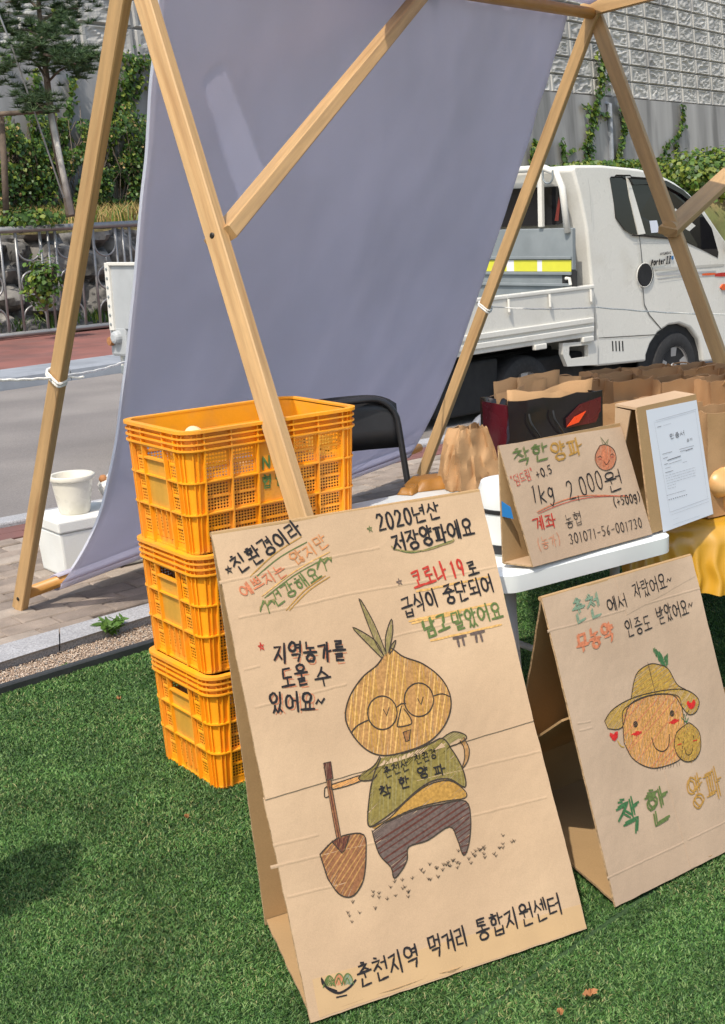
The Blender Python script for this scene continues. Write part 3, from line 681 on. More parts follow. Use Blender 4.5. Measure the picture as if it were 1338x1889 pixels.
# overgrown foot of the wall, grass on the bank
def scatter_px(n, x0, x1, y0, y1, Y0, Y1, f=None):
    out = []
    while len(out) < n:
        x, y = random.uniform(x0, x1), random.uniform(y0, y1)
        if f and not f(x, y): continue
        out.append(aty(x, y, random.uniform(Y0, Y1)))
    return out
def thicket(x, y): return nz((x*.02, y*.02, 0), 1.0, 4) > -.12-(y-280)*.004
C = []
while len(C) < 10000:
    x, y = random.uniform(-70, 300), random.uniform(190, 385)
    if random.random() > .25+.75*math.sin(max(0, min(1, (y-190)/200))*math.pi) or not thicket(x, y): continue
    C.append(wpx(x, y, random.uniform(.2, .9)))
struct(leaves('undergrowth', C, tuple(WN+Vector((0, 0, .6))), .075, IV+[M['straw_a']], (.34, .44, .17, .05), .7, up=(0, 0, -1)), 'stuff')
tw = MB()
for _ in range(90):
    x, y = random.uniform(-60, 290), random.uniform(330, 410); p = wpx(x, y, random.uniform(.2, .8)); q_ = wpx(x+random.uniform(-40, 40), y-random.uniform(60, 150), random.uniform(.2, .8)); m_ = p.lerp(q_, .5)+Vector((random.gauss(0, .1), 0, random.gauss(0, .1))); tw.tube([p, m_, q_], .009, 4, cap=False)
struct(tw.build('dead_stems', M['bark'], fix=False), 'stuff')
def bank_pts(n, t0, t1, s0, s1):
    C = []
    for _ in range(n):
        t = random.uniform(t0, t1); s_ = random.uniform(s0, s1); p = (L_f[0]+L_f[1]*t).lerp(W0+WN*.1+WH*t, s_); p.z = bank_z(s_, t)+.1; C.append(p)
    return C
def blades(name, C, h, w_, mats, prob, lean=.4):
    C = np.array([tuple(c) for c in C]); N = len(C); a = rng.uniform(0, 6.28, N); H = h*rng.uniform(.5, 1.3, N); ln = rng.normal(0, lean, (N, 2))*H[:, None]
    dx = np.stack([np.cos(a), np.sin(a)*.3, np.zeros(N)], 1)*w_; tip = C+np.stack([ln[:, 0], ln[:, 1], H], 1); mid = C+np.stack([ln[:, 0]*.3, ln[:, 1]*.3, H*.6], 1)
    v = np.stack([C-dx, C+dx, mid+dx*.7, tip, mid-dx*.7], 1).reshape(-1, 3); i0 = np.arange(N)*5
    f = np.concatenate([np.stack([i0, i0+1, i0+2, i0+4], 1), np.stack([i0+4, i0+2, i0+3, i0+3], 1)])
    f3 = f.copy(); mi = rng.choice(len(mats), N, p=prob)
    vv = v; ff = np.concatenate([np.stack([i0, i0+1, i0+2], 1), np.stack([i0, i0+2, i0+4], 1), np.stack([i0+4, i0+2, i0+3], 1)])
    return np_mesh(name, vv, ff, mats, np.concatenate([mi, mi, mi]))
struct(blades('bank_grass', bank_pts(16000, -3, 13, .40, 1.0), .30, .013, [M['straw_a'], M['ivy_a'], M['ivy_c']], (.62, .2, .18)), 'stuff')
struct(blades('fence_weeds', [q+Vector((0, 0, -.05)) for q in bank_pts(1500, -3, 9, .06, .13)], .22, .014, [M['ivy_a'], M['ivy_b'], M['ivy_c']], (.5, .3, .2)), 'stuff')
def bush(label, x, y, Y, rx, ry, n, size, prob=(.5, .3, .2), cat='shrub', name='shrub', group=None):
    c = aty(x, y, Y); root = thing(name, (c.x, c.y, c.z-ry), label, cat, group); C = []; N_ = []; st = MB()
    while len(C) < n:
        d = Vector((random.gauss(0, 1), random.gauss(0, 1), random.gauss(0, 1))).normalized(); r_ = (random.uniform(.35, 1))*(1+.35*nz(d*1.0, 2.2, x))
        C.append(c+Vector((d.x*rx*r_, d.y*rx*r_*.7, d.z*ry*r_))); N_.append(tuple(d+Vector((0, 0, .4))))
    for _ in range(7): st.tube([c+Vector((0, 0, -ry)), c+Vector((random.uniform(-.6, .6)*rx, random.uniform(-.4, .4)*rx, random.uniform(-.3, .6)*ry))], .02, 5)
    st.build('stem', M['bark'], root); leaves('foliage', C, np.array(N_), size, IV, prob, .5, root)
bush('low dark green shrub at the top of the bank, far left above the railing', 35, 405, 20.9, .75, .18, 900, .075, (.35, .55, .1))
bush('leafy weed growing through the gap in the rock wall', 80, 520, 20.0, .33, .42, 500, .075, (.6, .2, .2), 'weed', 'weed')
bush('yellow green shrub at the wall foot, above the far end of the truck cab', 1290, 330, 36, 1.9, .75, 4200, .12, (.45, .15, .4))
bush('shrub at the wall foot on the right edge of the photo', 1345, 318, 36.6, 1.3, .75, 2600, .12, (.5, .2, .3))
bush('small shrub at the wall foot behind the truck roof', 1215, 325, 38, 1.2, .4, 1500, .12, (.5, .2, .3))
bush('row of creepers along the wall foot above the truck cab', 1110, 305, 41, 2.0, .16, 1300, .12, (.5, .2, .3))

# pine with props
pine = thing('pine_tree', tuple(aty(128, 398, 20.9)), 'young pine with a leaning grey trunk and layered dark needles at upper left', 'tree')
tk = MB(); TP = [(131, 400), (122, 350), (108, 290), (95, 210), (86, 140), (78, 70), (72, 10), (70, -60)]
tpts = [aty(x, y, 20.9) for x, y in smooth(TP, 4)]; nT = len(tpts)
tk.tube(tpts, [.075-.05*i/nT for i in range(nT)], 8)
bj = MB(); clusters = []
def branch(pl, Y, r=.022):
    pts = [aty(x, y, Y+random.uniform(-.1, .1)) for x, y in smooth(pl, 4)]; bj.tube(pts, [r*(1-.6*i/len(pts)) for i in range(len(pts))], 6); return pts
for pl, Y in [([(88, 150), (60, 110), (20, 118), (-20, 150)], 20.6), ([(84, 120), (110, 95), (150, 110), (180, 105)], 20.5), ([(80, 75), (50, 55), (15, 60), (-15, 45)], 20.8), ([(76, 40), (110, 20), (145, 15)], 21.2), ([(74, 20), (50, 0), (10, 5)], 20.7), ([(92, 190), (60, 195), (40, 175)], 21.2), ([(90, 150), (120, 125), (165, 128)], 20.9), ([(94, 200), (80, 200), (68, 190)], 20.3), ([(72, 0), (100, -25), (160, -20)], 20.9), ([(72, -10), (40, -40), (-10, -30)], 20.9), ([(78, 70), (70, 85), (55, 95)], 20.2), ([(82, 100), (118, 110), (140, 118)], 20.1), ([(76, 50), (95, 60), (118, 62)], 20.3)]:
    pts = branch(pl, Y)
    for p in pts[3:]:
        for _ in range(7): clusters.append(p+Vector((random.gauss(0, .17), random.gauss(0, .18), random.gauss(.02, .09))))
tk.build('trunk', M['bark'], pine, smooth=True); bj.build('branch', M['bark'], pine, smooth=True)
def needles(cl, parent):
    per = 60; N = len(cl)*per; c = np.repeat(np.array([tuple(q) for q in cl]), per, 0); d = rng.normal(0, 1, (N, 3)); d[:, 2] = np.abs(d[:, 2])*.6+.1*rng.normal(0, 1, N); d /= np.linalg.norm(d, axis=1)[:, None]
    L = rng.uniform(.06, .16, N)[:, None]; s_ = np.cross(d, rng.normal(0, 1, (N, 3))); s_ /= np.linalg.norm(s_, axis=1)[:, None]; wq = .0048
    b0 = c+d*.01; v = np.stack([b0-s_*wq, b0+s_*wq, b0+d*L], 1).reshape(-1, 3); f = np.arange(N*3).reshape(-1, 3)
    np_mesh('crown', v, f, [M['pine'], M['pine_b']], rng.choice(2, N, p=[.65, .35]), parent=parent)
needles(clusters, pine)
pr = MB(); pr.tube([aty(132, 396, 20.6), aty(94, 210, 20.6)], .045, 8)
tag(pr.build('tree_prop', M['prop'], origin=aty(132, 396, 20.6), smooth=True), 'pale pole propped diagonally against the pine trunk', 'pole')
pr = MB(); pr.tube([aty(12, 400, 20.7), aty(8, 300, 20.7), aty(2, 215, 20.7)], .05, 8); pr.build
tag(pr.build('bare_trunk', M['bark'], origin=aty(12, 400, 20.7), smooth=True), 'thin bare brown trunk at the left edge beyond the railing', 'trunk')
pr = MB(); pr.tube([aty(-30, 212, 20.5), aty(110, 203, 20.75)], .035, 8)
tag(pr.build('cross_rail', M['bark'], origin=aty(-30, 212, 20.5), smooth=True), 'dark horizontal pole tied across the pine trunk', 'pole')
pr = MB(); pr.tube([aty(-20, -20, 20.3), aty(22, 85, 20.3), aty(118, 365, 20.7)], .014, 6)
tag(pr.build('guy_wire', M['steel'], origin=aty(118, 365, 20.7)), 'thin steel guy wire slanting down in front of the pine', 'wire')

# ------------------------------------------------------------------ steel railing
rl = thing('steel_railing', tuple(fb0), 'stainless steel railing with ring ornaments along the far red pavement', 'railing')
FTOP = aty(0, 425, fb0.y).z
def fp(t, z): p = L_f[0]+L_f[1]*t; return Vector((p.x, p.y, z))
r_ = MB(); r_.tube([fp(-2.6, FTOP), fp(5.5, FTOP)], .05, 12); r_.build('top_rail', M['steel'], rl, smooth=True)
r_ = MB(); r_.tube([fp(-2.6, FB+.06), fp(5.5, FB+.06)], .042, 12); r_.build('bottom_rail', M['steel'], rl, smooth=True)
Hf = FTOP-FB
for i in range(-3, 7):
    t = .42+i*.66
    for k in (0, .41):
        b = MB(); b.tube([fp(t+k, FB+.06), fp(t+k, FTOP-.03)], .021, 8); b.build('bar', M['steel'], rl, smooth=True)
    if i % 2 == 0:
        b = MB(); b.tube([fp(t+.54, FB+.06), fp(t+.54, FTOP-.03)], .021, 8); b.build('bar', M['steel'], rl, smooth=True)
    c = t+.205; b = MB(); rr = .175; zc = FB+.5*Hf
    b.tube([fp(c+rr*math.cos(q*.2618), zc+rr*math.sin(q*.2618)) for q in range(24)], .017, 8, True)
    zt = FTOP-.28; b.tube([fp(c-.19, FTOP-.03)]+[fp(c+.19*math.cos(math.pi+q*math.pi/12), zt+.19*math.sin(math.pi+q*math.pi/12)) for q in range(13)]+[fp(c+.19, FTOP-.03)], .016, 8)
    zb = FB+.28; b.tube([fp(c-.19, FB+.06)]+[fp(c+.19*math.cos(math.pi-q*math.pi/12), zb+.19*math.sin(math.pi-q*math.pi/12)) for q in range(13)]+[fp(c+.19, FB+.06)], .016, 8)
    b.tube([fp(c, zc+rr), fp(c, zt-.19)], .014, 6); b.tube([fp(c, zc-rr), fp(c, zb+.19)], .014, 6)
    b.build('ring_ornament', M['steel'], rl, smooth=True)

# ================================================================== TIMBER STALL FRAME
RF = onz(37, 1122, .02); AP = aty(231, -100, 3.98)
FFt = min((onz(258+.3085*y_, y_, 0) for y_ in range(1300, 1700, 2)), key=lambda p: abs(p.y-3.06))
AP2 = aty(1096, 30, 6.6); RF2 = onz(779, 876, .02); 
TD = (AP2-AP); TD.z = 0; TD.normalize(); TN = Vector((TD.y, -TD.x, 0))       # tube direction, direction to the front
fr = thing('timber_frame', tuple(RF), 'pale timber A frames joined by round dowels, holding up the lavender sheet', 'frame')
def timber(name, p0, p1, ref=TD, wa=.036, wb=.058, mi='wood'):
    b = MB(); b.beam(p0, p1, wa, wb, ref); o = b.build(name, M[mi], fr, smooth=30); return o
def screw(p, n_, parent=None, r=.008):
    b = MB(); b.lathe([(0, .003), (r*.6, .003), (r, .0005), (r, -.002)], p, n_, 12); b.build('screw', M['screw'], parent or fr)
up_ = Vector((0, 0, 1))
APr = aty(249, -100, AP.y+.02)
lg = timber('leg', RF, APr+(APr-RF).normalized()*.05-TD*.02)
screw(RF+(AP-RF).normalized()*.06-TD*.019+TN*.0, -TD, lg)
lf = timber('leg', FFt, AP+(AP-FFt).normalized()*.05+TD*.018)
BR0 = aty(430, 437, 3.99)+TD*.03; BR1 = AP.lerp(AP2, .527)+Vector((0, 0, .03))
# brace end sits on the front leg
tl = .352; onleg = FFt.lerp(AP, 1-tl)
screw(onleg-TD*.0068, -TD, lf, .009); q_ = FFt.lerp(AP, .14); screw(q_-TD*.0156, -TD, lf, .007)
timber('brace', onleg+TD*.04-(BR1-onleg).normalized()*.02, BR1+(BR1-onleg).normalized()*.1, ref=TD, wb=.098, wa=.040)
lg2 = timber('leg', RF2, AP2+(AP2-RF2).normalized()*.02-TD*.018)
FF2 = onz(1452, 1010, 0); FF2 = Vector((1.86, 5.72, 0))
lf2 = timber('leg', FF2, AP2+(AP2-FF2).normalized()*.02+TD*.018, wb=.066)
# second bay's brace
k2 = aty(1230, 420, 6.18); kk = FF2.lerp(AP2, 0.0)
dirl = (AP2-FF2).normalized(); s_ = (k2-FF2).dot(dirl); k2 = FF2+dirl*s_+TD*-.022
e2_ = aty(1400, 272, 7.0)
timber('brace', k2-(e2_-k2).normalized()*.03, e2_+(e2_-k2)*1.2, ref=TD, wb=.092)
b = MB(); b.lathe([(0, .019), (.036, .019), (.036, -.018)], k2, -TD, 20); rb_ = b.build('brace_end', M['wood'], fr, smooth=30)
screw(k2-TD*.02, -TD, fr, .012)
b = MB(); b.tube([AP-TD*.05+up_*.02, AP2-TD*.02+up_*.01], .026, 16); b.build('ridge_dowel', M['dowel'], fr, smooth=True)
B0 = onz(52, 1098, .10); B1 = RF2+Vector((0, 0, .16))-TD*.02
B0 = RF+(AP-RF).normalized()*.075
b = MB(); b.tube([B0, B1], .024, 16); b.build('bottom_dowel', M['dowel'], fr, smooth=True)
# short beam running forward from the second apex
timber('beam', AP2+up_*.025-TN*.05-TD*.02, AP2+up_*.19+TN*1.35, ref=up_, wa=.062, wb=.036)

# lavender sheet
def sheet_mesh(top, bot, sag, nx, ny, side=1):
    vs = []; fs = []
    for j in range(ny+1):
        b_ = j/ny
        for i in range(nx+1):
            a = i/nx; T = top[0].lerp(top[1], a); B = bot[0].lerp(bot[1], a); p = T.lerp(B, b_)
            prof = b_*(1-b_**5)/.582
            p = p+TN*(sag*prof*(1-.62*a))+Vector((0, 0, -.02*prof))
            fade = min(1, (1-b_)*9)
            wv = .014*noise.noise(Vector((a*6, b_*1.4, 1)))+.005*math.sin(a*16+b_*5)*b_+.005*noise.noise(Vector((a*19+b_*4, b_*5, 4)))
            wv += .016*max(0, 1-b_*2.2)*noise.noise(Vector((a*26-b_*14, b_*3, 8)))**1+.010*b_*noise.noise(Vector((a*11+b_*9, b_*2.5, 12)))
            wv *= fade
            p = p-TN*wv; vs.append(p)
    for j in range(ny):
        for i in range(nx): q = j*(nx+1)+i; fs.append((q, q+1, q+nx+2, q+nx+1))
    return vs, fs
dT = AP2-AP; dB = B1-B0
sh = MB(); vs, fs = sheet_mesh((AP+dT*.062-TN*.026+up_*.03, AP+dT*.935-TN*.026+up_*.03), (B0+dB*.06+TN*.034, B0+dB*.955+TN*.034), .155, 60, 70)
sh.add(vs, fs)
# the hem wraps round the bottom dowel
hv = []; hf = []
for i in range(61):
    p = B0+dB*(.06+.895*i/60)
    for k in range(13):
        q = k/12*5.4; hv.append(p+TN*(.034*math.cos(q))+up_*(-.034*math.sin(q)))
for i in range(60):
    for k in range(12): q = i*13+k; hf.append((q, q+1, q+14, q+13))
sh.add(hv, hf)
so_ = sh.build('cloth_sheet', M['sheet'], smooth=True, fix=False, origin=B0)
tag(so_, 'large plain lavender cloth sheet hanging as a back wall from ridge to bottom dowel', 'sheet')
md = so_.modifiers.new('thick', 'SOLIDIFY'); md.thickness = .0015
# thin white lining added unseen behind the cloth; its slot shapes one bright strip
def pxof(p): d = p-EYEP; z_ = d.dot(fw); return 669+F_PX*d.dot(rt)/z_, 944.5-F_PX*d.dot(upv)/z_
slot = [(365, 138), (405, 100), (494, 335), (440, 380)]
def inpoly(x, y, P): return all((P[(k+1) % 4][0]-P[k][0])*(y-P[k][1])-(P[(k+1) % 4][1]-P[k][1])*(x-P[k][0]) > 0 for k in range(4))
nxl, nyl = 150, 160; vs, fs = sheet_mesh((AP+dT*.062-TN*.026+up_*.03, AP+dT*.935-TN*.026+up_*.03), (B0+dB*.06+TN*.034, B0+dB*.955+TN*.034), .155, nxl, nyl)
vs = [v-TN*.012 for v in vs]; fs = [f for f in fs[:nxl*(nyl-6)] if not inpoly(*pxof(vs[f[0]]), slot)]
ln_ = MB(); ln_.add(vs, fs); ln_.build('sun_mask', M['sun_mask'], so_, smooth=True, fix=False)
cv = MB(); vs = []; fs = []
c0, c1 = AP+dT*.40, AP+dT*.985; nx, ny = 24, 16
cfl, cfr = Vector((-.25, 2.72, 2.95)), Vector((2.5, 4.5, 2.95))  # added unseen front edge, placed to shade the bags and right leg
for j in range(ny+1):
    for i in range(nx+1):
        a, b_ = i/nx, j/ny; p = (c0.lerp(c1, a)+up_*.05).lerp(cfl.lerp(cfr, a), b_)+up_*(-.05*math.sin(b_*math.pi)+.02*noise.noise(Vector((a*6, b_*6, 0)))); vs.append(p)
for j in range(ny):
    for i in range(nx): q = j*(nx+1)+i; fs.append((q, q+1, q+nx+2, q+nx+1))
cv.add(vs, fs); cvo = cv.build('canopy', M['sheet'], smooth=True, origin=c0)
tag(cvo, 'lavender cloth canopy with an unseen forward part added to shade the bags, at the top edge of the photo', 'canopy'); md = cvo.modifiers.new('thick', 'SOLIDIFY'); md.thickness = .002

# strings
def leg_at(y, a, b_):                      # point on a leg at image height y
    best = min((i/400 for i in range(401)), key=lambda t: abs(proj_y(a.lerp(b_, t))-y)); return a.lerp(b_, best)
def proj_y(p): d = p-EYEP; return 944.5-F_PX*d.dot(upv)/d.dot(fw)
def loop_round(b, c, d, r=.005, turns=2, wa=.023, wb=.034):
    d = d.normalized(); A = (TD-d*TD.dot(d)).normalized(); Bv = d.cross(A); pts = []
    for k in range(turns*16+1):
        q = k/16*2*math.pi; sx = math.copysign(abs(math.cos(q))**.4, math.cos(q)); sy = math.copysign(abs(math.sin(q))**.4, math.sin(q))
        pts.append(c+A*(wa*sx)+Bv*(wb*sy)+d*((k/16-turns/2)*.012+.012*math.sin(q)))
    b.tube(pts, r, 6)
L1 = leg_at(695, RF, AP); b = MB(); loop_round(b, L1, AP-RF)
def rope(b, pts, r=.0045, sagz=.0):
    P = [p for p in pts]; out = []
    for i in range(len(P)-1):
        for k in range(12): t = k/12; q = P[i].lerp(P[i+1], t); q.z -= sagz*math.sin(t*math.pi); q += Vector((0, 0, .0012*math.sin(40*t+i))); out.append(q)
    b.tube(out+[P[-1]], r, 6)
rope(b, [aty(-60, 699, 4.4), L1-TD*.026], sagz=.005); rope(b, [L1+TD*.026, aty(240, 664, 5.6), RF2.lerp(AP2, .3)-TN*.1], sagz=.01)
b.tube([L1+TN*.034+TD*.02, L1+TN*.07+TD*.03+up_*-.004, L1+TN*.10+TD*.03+up_*.0], .004, 6)
tag(b.build('string', M['string'], origin=L1), 'white string tied around the rear left timber leg, running across behind the sheet', 'string')
L2_ = leg_at(565, RF2, AP2); b = MB(); loop_round(b, L2_, AP2-RF2, .006)
rope(b, [L2_+TD*.026, aty(1100, 567, 7.0), aty(1400, 580, 7.6)], .0035, .012)
tag(b.build('string', M['string'], origin=L2_), 'thin white string tied to the middle timber leg, running right in front of the truck', 'string')

# ================================================================== ORANGE CRATES
CL, CWD, CR, CHT = .555, .364, .05, .327
Ls, Ws, AR = CL-2*CR, CWD-2*CR, math.pi*CR/2
PER = 2*(Ls+Ws)+4*AR
def per(s):
    s %= PER; segs = [(Ls, (-Ls/2, -CWD/2), (1, 0)), (AR, (Ls/2, -Ws/2), -90), (Ws, (CL/2, -Ws/2), (0, 1)), (AR, (Ls/2, Ws/2), 0), (Ls, (Ls/2, CWD/2), (-1, 0)), (AR, (-Ls/2, Ws/2), 90), (Ws, (-CL/2, Ws/2), (0, -1)), (AR, (-Ls/2, -Ws/2), 180)]
    for ln, o, d in segs:
        if s <= ln+1e-9:
            if isinstance(d, tuple): p = (o[0]+d[0]*s, o[1]+d[1]*s); n_ = (d[1], -d[0]); return p, n_
            q = R(d)+s/CR; n_ = (math.cos(q), math.sin(q)); return (o[0]+CR*n_[0], o[1]+CR*n_[1]), n_
        s -= ln
    return (-Ls/2, -CWD/2), (0, -1)
def CP(s, z, o):
    p, n_ = per(s); o = o-.016*(1-z/CHT)*(1 if z < .272 else .2)
    return Vector((p[0]+n_[0]*o, p[1]+n_[1]*o, z))
def straight(s0, s1):
    m = ((s0+s1)/2) % PER; edges = [0, Ls, Ls+AR, Ls+AR+Ws, Ls+2*AR+Ws, 2*Ls+2*AR+Ws, 2*Ls+3*AR+Ws, 2*Ls+3*AR+2*Ws, PER]
    for i in range(8):
        if edges[i]-1e-6 <= s0 % PER and s1-s0 <= edges[i+1]-(s0 % PER)+1e-6: return i % 2 == 0
    return False
def el(mb, s0, s1, z0, z1, o0, o1, mi=0):
    n = 1 if straight(s0, s1) else max(1, int((s1-s0)/.011)); vs = []; fs = []
    for i in range(n+1):
        s = s0+(s1-s0)*i/n; vs += [CP(s, z0, o0), CP(s, z0, o1), CP(s, z1, o1), CP(s, z1, o0)]
    for i in range(n):
        for k in range(4): k2 = (k+1) % 4; fs.append((i*4+k, i*4+k2, i*4+4+k2, i*4+4+k))
    fs += [(3, 2, 1, 0), (n*4, n*4+1, n*4+2, n*4+3)]; mb.add(vs, fs, mi)
def lattice(mb, s0, s1, z0, z1, o, pitch=.0088):
    nx, ny = max(1, round((s1-s0)/pitch)), max(1, round((z1-z0)/pitch)); px_, pz = (s1-s0)/nx, (z1-z0)/ny
    vs = []; fs = []; idx = {}
    def P(i, j):                            # half-cell grid corners
        if (i, j) not in idx: idx[(i, j)] = len(vs); vs.append(CP(s0+i*px_/2, z0+j*pz/2, o))
        return idx[(i, j)]
    for i in range(nx):
        for j in range(ny):
            cs, cz = s0+(i+.5)*px_, z0+(j+.5)*pz; r_ = .40; d = len(vs)
            vs += [CP(cs, cz-r_*pz, o), CP(cs+r_*px_, cz, o), CP(cs, cz+r_*pz, o), CP(cs-r_*px_, cz, o)]
            a, b_, c, e = P(2*i, 2*j), P(2*i+2, 2*j), P(2*i+2, 2*j+2), P(2*i, 2*j+2)
            fs += [(a, b_, d), (b_, d+1, d), (b_, c, d+1), (c, d+2, d+1), (c, e, d+2), (e, d+3, d+2), (e, a, d+3), (a, d, d+3)]
    mb.add(vs, fs)
def make_crate(label):
    root = thing('crate', (0, 0, 0), label, 'crate', 'stacked orange crates')
    zs = [.020, .105, .190, .272]; W_, RO = -.013, -.002
    b = MB(); rm = MB()
    u = (Ls-.024)/5.4; cols = [.012, .012+u, .012+2*u, .012+3.4*u, .012+4.4*u, .012+5.4*u]
    sides = [(0, Ls, cols, 'long'), (Ls+AR, Ws, [.012, .072, .192, .252], 'end'), (Ls+2*AR+Ws, Ls, cols, 'long'), (2*Ls+3*AR+Ws, Ws, [.012, .072, .192, .252], 'end')]
    starts = [q[0] for q in sides]
    for k, (st, ln, cc, kind) in enumerate(sides):
        # solid corners
        nxt = starts[(k+1) % 4] if k < 3 else PER
        el(b, st+cc[-1], (nxt+.012) if True else 0, 0, .272, W_-.003, W_)
        el(b, st+cc[0]+.0, st+cc[-1], 0, .020, W_-.003, W_)
        for e_ in cc: el(b, st+e_-.002, st+e_+.002, .004, .275, W_, RO)
        for q in (.30, .70): el(b, st+ln+AR*q-.0018, st+ln+AR*q+.0018, .004, .318, W_, RO-.003)
        el(b, st+ln+.006, st+ln+.009, .004, .318, W_, RO-.002); el(b, st+ln+AR-.009, st+ln+AR-.006, .004, .318, W_, RO-.002)
        for e_ in cc: el(rm, st+e_-.0018, st+e_+.0018, .272, .318, W_, RO)
        for j in range(3):
            z0, z1 = zs[j]+.002, zs[j+1]-.002
            for i in range(len(cc)-1):
                a, c = st+cc[i]+.002, st+cc[i+1]-.002; mid = (kind == 'long' and i == 2) or (kind == 'end' and i == 1)
                if mid and j > 0:
                    if kind == 'long': el(b, a, c, z0, z1, W_-.003, W_+.004)
                    elif j == 1: el(b, a, c, z0, zs[2]+.002, W_-.003, W_+.003, 1)
                    else: el(b, a, c, z0, z1-.034, W_-.003, W_+.003, 1); el(b, a, c, z1-.036, z1-.031, W_-.004, RO); el(b, a, c, z1-.003, z1, W_-.003, RO)
                    continue
                if kind == 'end' and i == 1 and j == 0:
                    h_ = (c-a)/4
                    for q in range(4):
                        el(b, a+h_*q-.0015, a+h_*q+.0015, z0, z1, W_-.003, RO-.003) if q else None
                        aa, bb = a+h_*q+.005, a+h_*(q+1)-.005
                        lattice(b, aa, bb, z0+.012, z1-.008, W_)
                        el(b, a+h_*q, aa, z0, z1, W_-.003, W_); el(b, bb, a+h_*(q+1), z0, z1, W_-.003, W_); el(b, aa, bb, z0, z0+.012, W_-.003, W_); el(b, aa, bb, z1-.008, z1, W_-.003, W_)
                    continue
                zm = (z0+z1)/2; mg = .006
                el(b, a, a+mg, z0, z1, W_-.003, W_); el(b, c-mg, c, z0, z1, W_-.003, W_)
                el(b, a+mg, c-mg, z0, z0+.004, W_-.003, W_); el(b, a+mg, c-mg, z1-.006, z1, W_-.003, W_); el(b, a+mg, c-mg, zm-.003, zm+.003, W_-.003, W_+.002)
                lattice(b, a+mg, c-mg, z0+.004, zm-.003, W_-.001); lattice(b, a+mg, c-mg, zm+.003, z1-.006, W_-.001)
    for z in zs[1:3]: el(b, 0, PER, z-.002, z+.002, W_-.003, RO)
    el(b, 0, PER, .0, .006, W_-.002, W_+.004); el(b, 0, PER, .272-.003, .272, W_-.003, RO)
    # floor
    n = 80; vs = [CP(PER*i/n, .012, W_-.002) for i in range(n)]; b.add(vs, [tuple(range(n))])
    b.build('body', [M['orange'], M['orange_worn']], root, smooth=30)
    el(rm, 0, PER, .272, .322, W_-.004, W_)
    for z in (.275, .2905, .306): el(rm, 0, PER, z-.0022, z+.0022, W_, .0)
    el(rm, 0, PER, .319, .327, W_-.004, .003)
    rm.build('rim', M['orange'], root, smooth=30)
    # printed mark on the middle panel of the long side
    pl = Plane(CP(cols[2]+.006, .105, W_+.0045), (1, 0, 0), CP(cols[2]+.006, .26, W_+.0045)-CP(cols[2]+.006, .105, W_+.0045))
    mk = MB()
    for k_, (t_, b0, b1) in enumerate((('N', .09, .125), ('협', .04, .075))): pl.text(mk, t_, (.006, b0), (.036, b0), b1-b0, .006, 0, .0012, px=False)
    pl.text(mk, '협', (.046, .04), (.080, .04), .035, .005, 0, .0012, px=False); pl.text(mk, 'H', (.046, .09), (.08, .09), .035, .005, 0, .0012, px=False)
    mk.build('printed_mark', M['green_print'], root)
    return root
CY_ = .617; ce1 = Vector((math.cos(CY_), math.sin(CY_), 0)); ce2 = Vector((-ce1.y, ce1.x, 0)); CC = Vector((-.425, 3.325, 0))+ce1*(CL/2)+ce2*(CWD/2)
cr0 = make_crate('bottom orange plastic crate of the stack of three, standing on the turf')
cr0.location = CC; cr0.rotation_euler = (0, 0, CY_)
dup(cr0, CC+Vector((-.008, .004, CHT)), (0, 0, CY_-.006), 'middle orange plastic crate of the stack of three')
dup(cr0, CC+Vector((-.018, .004, 2*CHT)), (0, 0, CY_+.004), 'topmost open orange plastic crate with a pale onion at its rim')
# netted onion sacks inside
def sack(z0, h, label, fill=1.0):
    b = MB(); vs = []; fs = []; n, m_ = 64, 16
    for j in range(m_+1):
        v = j/m_; zz = z0+.02+h*min(1, v*1.35) if v < .74 else z0+.02+h; rr = 1 if v < .74 else max(0, 1-(v-.74)/.26)
        for i in range(n):
            q = 2*math.pi*i/n; c, s = math.cos(q), math.sin(q); x = math.copysign(abs(c)**.35, c)*(CL/2-.05)*rr; y = math.copysign(abs(s)**.35, s)*(CWD/2-.05)*rr
            bump = .014*noise.noise(Vector((x*18, y*18, zz*18)))
            p = CC+ce1*(x*(1+bump*3))+ce2*(y*(1+bump*3)); p.z = zz+bump*(1 if rr < 1 else 0)*1.5; vs.append(p)
    for j in range(m_):
        for i in range(n): i2 = (i+1) % n; fs.append((j*n+i, j*n+i2, (j+1)*n+i2, (j+1)*n+i))
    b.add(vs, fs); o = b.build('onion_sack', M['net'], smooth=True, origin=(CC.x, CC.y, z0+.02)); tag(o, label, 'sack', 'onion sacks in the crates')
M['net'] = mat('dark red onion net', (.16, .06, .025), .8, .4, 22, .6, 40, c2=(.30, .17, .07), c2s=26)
sack(0, .24, 'dark netted onion sack seen through the holes of the bottom crate'); sack(CHT, .24, 'dark netted onion sack seen through the holes of the middle crate'); sack(2*CHT, .16, 'dark netted onion sack low inside the open top crate')
